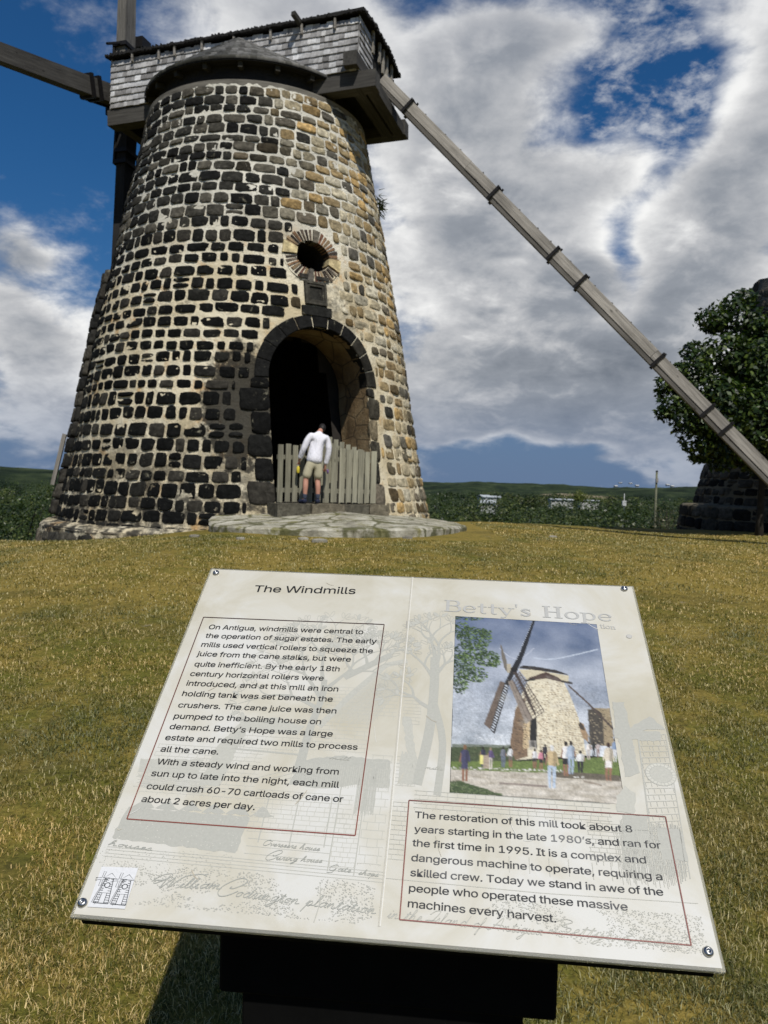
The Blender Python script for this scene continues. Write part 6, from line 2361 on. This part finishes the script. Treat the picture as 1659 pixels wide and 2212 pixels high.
# ------------------------------------------------------------------ the visitor at the gate
def skinned(name, V, E, RAD, mat, parent=None, sub=2, root=0):
    me = bpy.data.meshes.new(name)
    me.from_pydata([tuple(v) for v in V], E, [])
    o = bpy.data.objects.new(name, me); COL.objects.link(o)
    sk = o.modifiers.new('skin', 'SKIN'); sk.use_smooth_shade = True; sk.branch_smoothing = .6
    for i, d in enumerate(me.skin_vertices[0].data):
        r = RAD[i]
        d.radius = r if hasattr(r, '__len__') else (r, r)
        d.use_root = (i == root)
    s = o.modifiers.new('sub', 'SUBSURF'); s.levels = sub; s.render_levels = sub
    dg = bpy.context.evaluated_depsgraph_get()
    ev = o.evaluated_get(dg)
    nm = bpy.data.meshes.new_from_object(ev)
    bpy.data.objects.remove(o)
    for p in nm.polygons: p.use_smooth = True
    nm.materials.clear(); nm.materials.append(mat)
    nm.name = name
    return link(nm, name, parent)


def build_person():
    feet = DOOR + NDO * .33 + TDO * -.58; feet.z = 1.105
    f = Vector((-.32, .95, 0)).normalized(); r = Vector((f.y, -f.x, 0))
    P = lambda x, y, z: feet + r * x + f * y + EZ * z
    skin = m_plain('sunburnt_skin', (.46, .235, .165), .55, 0, .06, 30)
    shirt = m_plain('white_shirt', (.74, .73, .78), .85, 0, .05, 18)
    T = NT(shirt.node_tree)
    o_ = T.node('ShaderNodeTexCoord').outputs['Object']
    T.put(T.n['Principled BSDF'].inputs['Normal'], T.bump(T.noise(T.scale(o_, (9, 9, 4)), 1.0, 4, .5, 1.2), .9, .03))
    shorts = m_plain('khaki_shorts', (.46, .42, .29), .9, 0, .08, 20)
    socks = m_plain('grey_blue_socks', (.05, .06, .09), .9)
    shoes = m_plain('navy_shoes', (.016, .022, .05), .7)
    hairm = m_plain('dark_hair', (.012, .010, .009), .6)
    pr = thing('person', feet, 'person in white long-sleeved shirt and khaki shorts peering over the gate, seen from behind', 'person')
    # body: one surface from the pelvis: spine, neck, head, arms with hands, legs
    V = []; E = []; RR = []

    def add(p, rd, prev=None):
        V.append(P(*p)); RR.append(rd)
        if prev is not None: E.append((prev, len(V) - 1))
        return len(V) - 1
    pel = add((.02, 0, .88), .10)
    wai = add((.05, .03, 1.04), .085, pel)
    che = add((.10, .08, 1.24), .09, wai)
    nb = add((.14, .13, 1.40), .075, che)
    nk = add((.175, .17, 1.465), .052, nb)
    h1 = add((.215, .235, 1.475), .070, nk)
    h2 = add((.235, .275, 1.52), .080, h1)
    h3 = add((.24, .30, 1.565), .05, h2)
    add((.23, .345, 1.44), .018, h1)                       # nose and chin side
    wrists = []
    for side, sh, el, wr, ha in ((-1, (-.06, .07, 1.37), (-.17, .06, 1.10), (-.235, .16, .88), (-.245, .19, .815)),
                                 (1, (.30, .10, 1.335), (.325, .07, 1.05), (.285, .13, .775), (.285, .15, .70))):
        a = add(sh, .045, che); b = add(el, .042, a); c = add(wr, .028, b); d = add(ha, (.036, .022), c)
        wrists.append(ha)
        for k in range(4):                                   # four fingers, curled, and a thumb
            dx = (-.024 + .016 * k)
            L = (.062, .072, .068, .052)[k]
            q1 = add((ha[0] + dx, ha[1] + .008, ha[2] - L * .55), .0085, d)
            add((ha[0] + dx, ha[1] + .034, ha[2] - L * .85), .0078, q1)
        q1 = add((ha[0] - side * .03, ha[1] + .03, ha[2] - .012), .0095, d)
        add((ha[0] - side * .026, ha[1] + .055, ha[2] - .042), .0085, q1)
    for hip, kn, calf, an, toe in (((-.07, .0, .82), (-.135, .02, .47), (-.145, -.015, .34), (-.155, -.01, .09), (-.215, .10, .035)),
                                   ((.105, .0, .82), (.105, .03, .47), (.11, -.01, .34), (.11, -.01, .09), (.125, .13, .035))):
        a = add(hip, .075, pel); b = add(kn, .057, a); c = add(calf, .058, b); d = add(an, .036, c); add(toe, .030, d)
    body = skinned('body', V, E, RR, skin, pr, 2)
    # shirt, loose over the hips
    V.clear(); E.clear(); RR.clear()
    a = add((.02, -.005, .765), (.182, .165)); b = add((.03, .01, .92), (.170, .155), a); c = add((.07, .05, 1.10), (.160, .155), b); d = add((.115, .09, 1.29), (.165, .155), c); e = add((.14, .12, 1.385), .092, d)
    add((.165, .145, 1.435), .066, e)
    for sh, m1, el, m2, cu in (((-.045, .07, 1.365), (-.12, .06, 1.24), (-.175, .06, 1.10), (-.21, .11, .99), (-.236, .155, .885)),
                               ((.295, .10, 1.33), (.325, .08, 1.19), (.332, .07, 1.05), (.31, .10, .90), (.288, .13, .785))):
        q = add(sh, .082, d); q = add(m1, .070, q); q = add(el, .062, q); q = add(m2, .055, q); add(cu, .050, q)
    skinned('shirt', V, E, RR, shirt, body, 2)
    V.clear(); E.clear(); RR.clear()
    t0 = add((.03, .01, .97), (.13, .12)); a = add((.02, 0, .86), (.16, .15), t0); 
    for hip, mid, hem in (((-.075, .0, .76), (-.105, .01, .62), (-.135, .015, .485)), ((.11, .0, .76), (.112, .01, .62), (.112, .02, .475))):
        q = add(hip, .105, a); q = add(mid, .100, q); add(hem, .098, q)
    skinned('shorts', V, E, RR, shorts, body, 2, root=1)
    for an, up, toe, mid in (((-.155, -.01, .06), (-.15, -.012, .235), (-.235, .125, .035), (-.19, .05, .05)), ((.11, -.01, .06), (.11, -.012, .235), (.13, .165, .035), (.118, .06, .05))):
        V.clear(); E.clear(); RR.clear()
        a = add(up, .050); b = add((an[0], an[1], .15), .046, a); add((an[0], an[1], .08), .044, b)
        skinned('sock', V, E, RR, socks, body, 2)
        V.clear(); E.clear(); RR.clear()
        h = add((an[0] + .01, an[1] - .045, .05), .044); m_ = add(an, .052, h); k = add(mid, (.050, .042), m_); add(toe, (.045, .034), k)
        skinned('shoe', V, E, RR, shoes, body, 2)
    V.clear(); E.clear(); RR.clear()
    a = add((.20, .175, 1.455), .056); b = add((.23, .235, 1.515), .086, a); c = add((.24, .275, 1.565), .070, b); add((.245, .335, 1.57), .05, c)
    skinned('hair', V, E, RR, hairm, body, 2)
    # things in the hands
    yel = m_plain('yellow_juice', (.62, .50, .05), .25, 0, .05)
    cap_ = m_plain('white_cap', (.65, .65, .62), .4)
    q = P(-.25, .215, .60)
    bt = thing('drink_bottle', q, 'small yellow drink bottle hanging from the left hand of the person', 'bottle')
    mb = MB(); mb.tube([q, q + EZ * .008, q + EZ * .11, q + EZ * .135, q + EZ * .15], [.026, .032, .032, .016, .013], 14); mb.build('bottle_body', yel, bt, True)
    mb = MB(); mb.tube([q + EZ * .151, q + EZ * .172], [.017, .017], 14); mb.build('bottle_cap', cap_, bt)
    pm = m_plain('purple_cloth', (.17, .10, .26), .8)
    q = P(.335, .16, .60)
    V.clear(); E.clear(); RR.clear()
    a = add((.335, .165, .70), .020); b = add((.345, .165, .655), (.042, .020), a); add((.345, .165, .60), (.040, .018), b)
    o = skinned('pouch', V, E, RR, pm, None, 2)
    tag(o, 'small purple pouch held in the right hand of the person', 'pouch')


build_person()
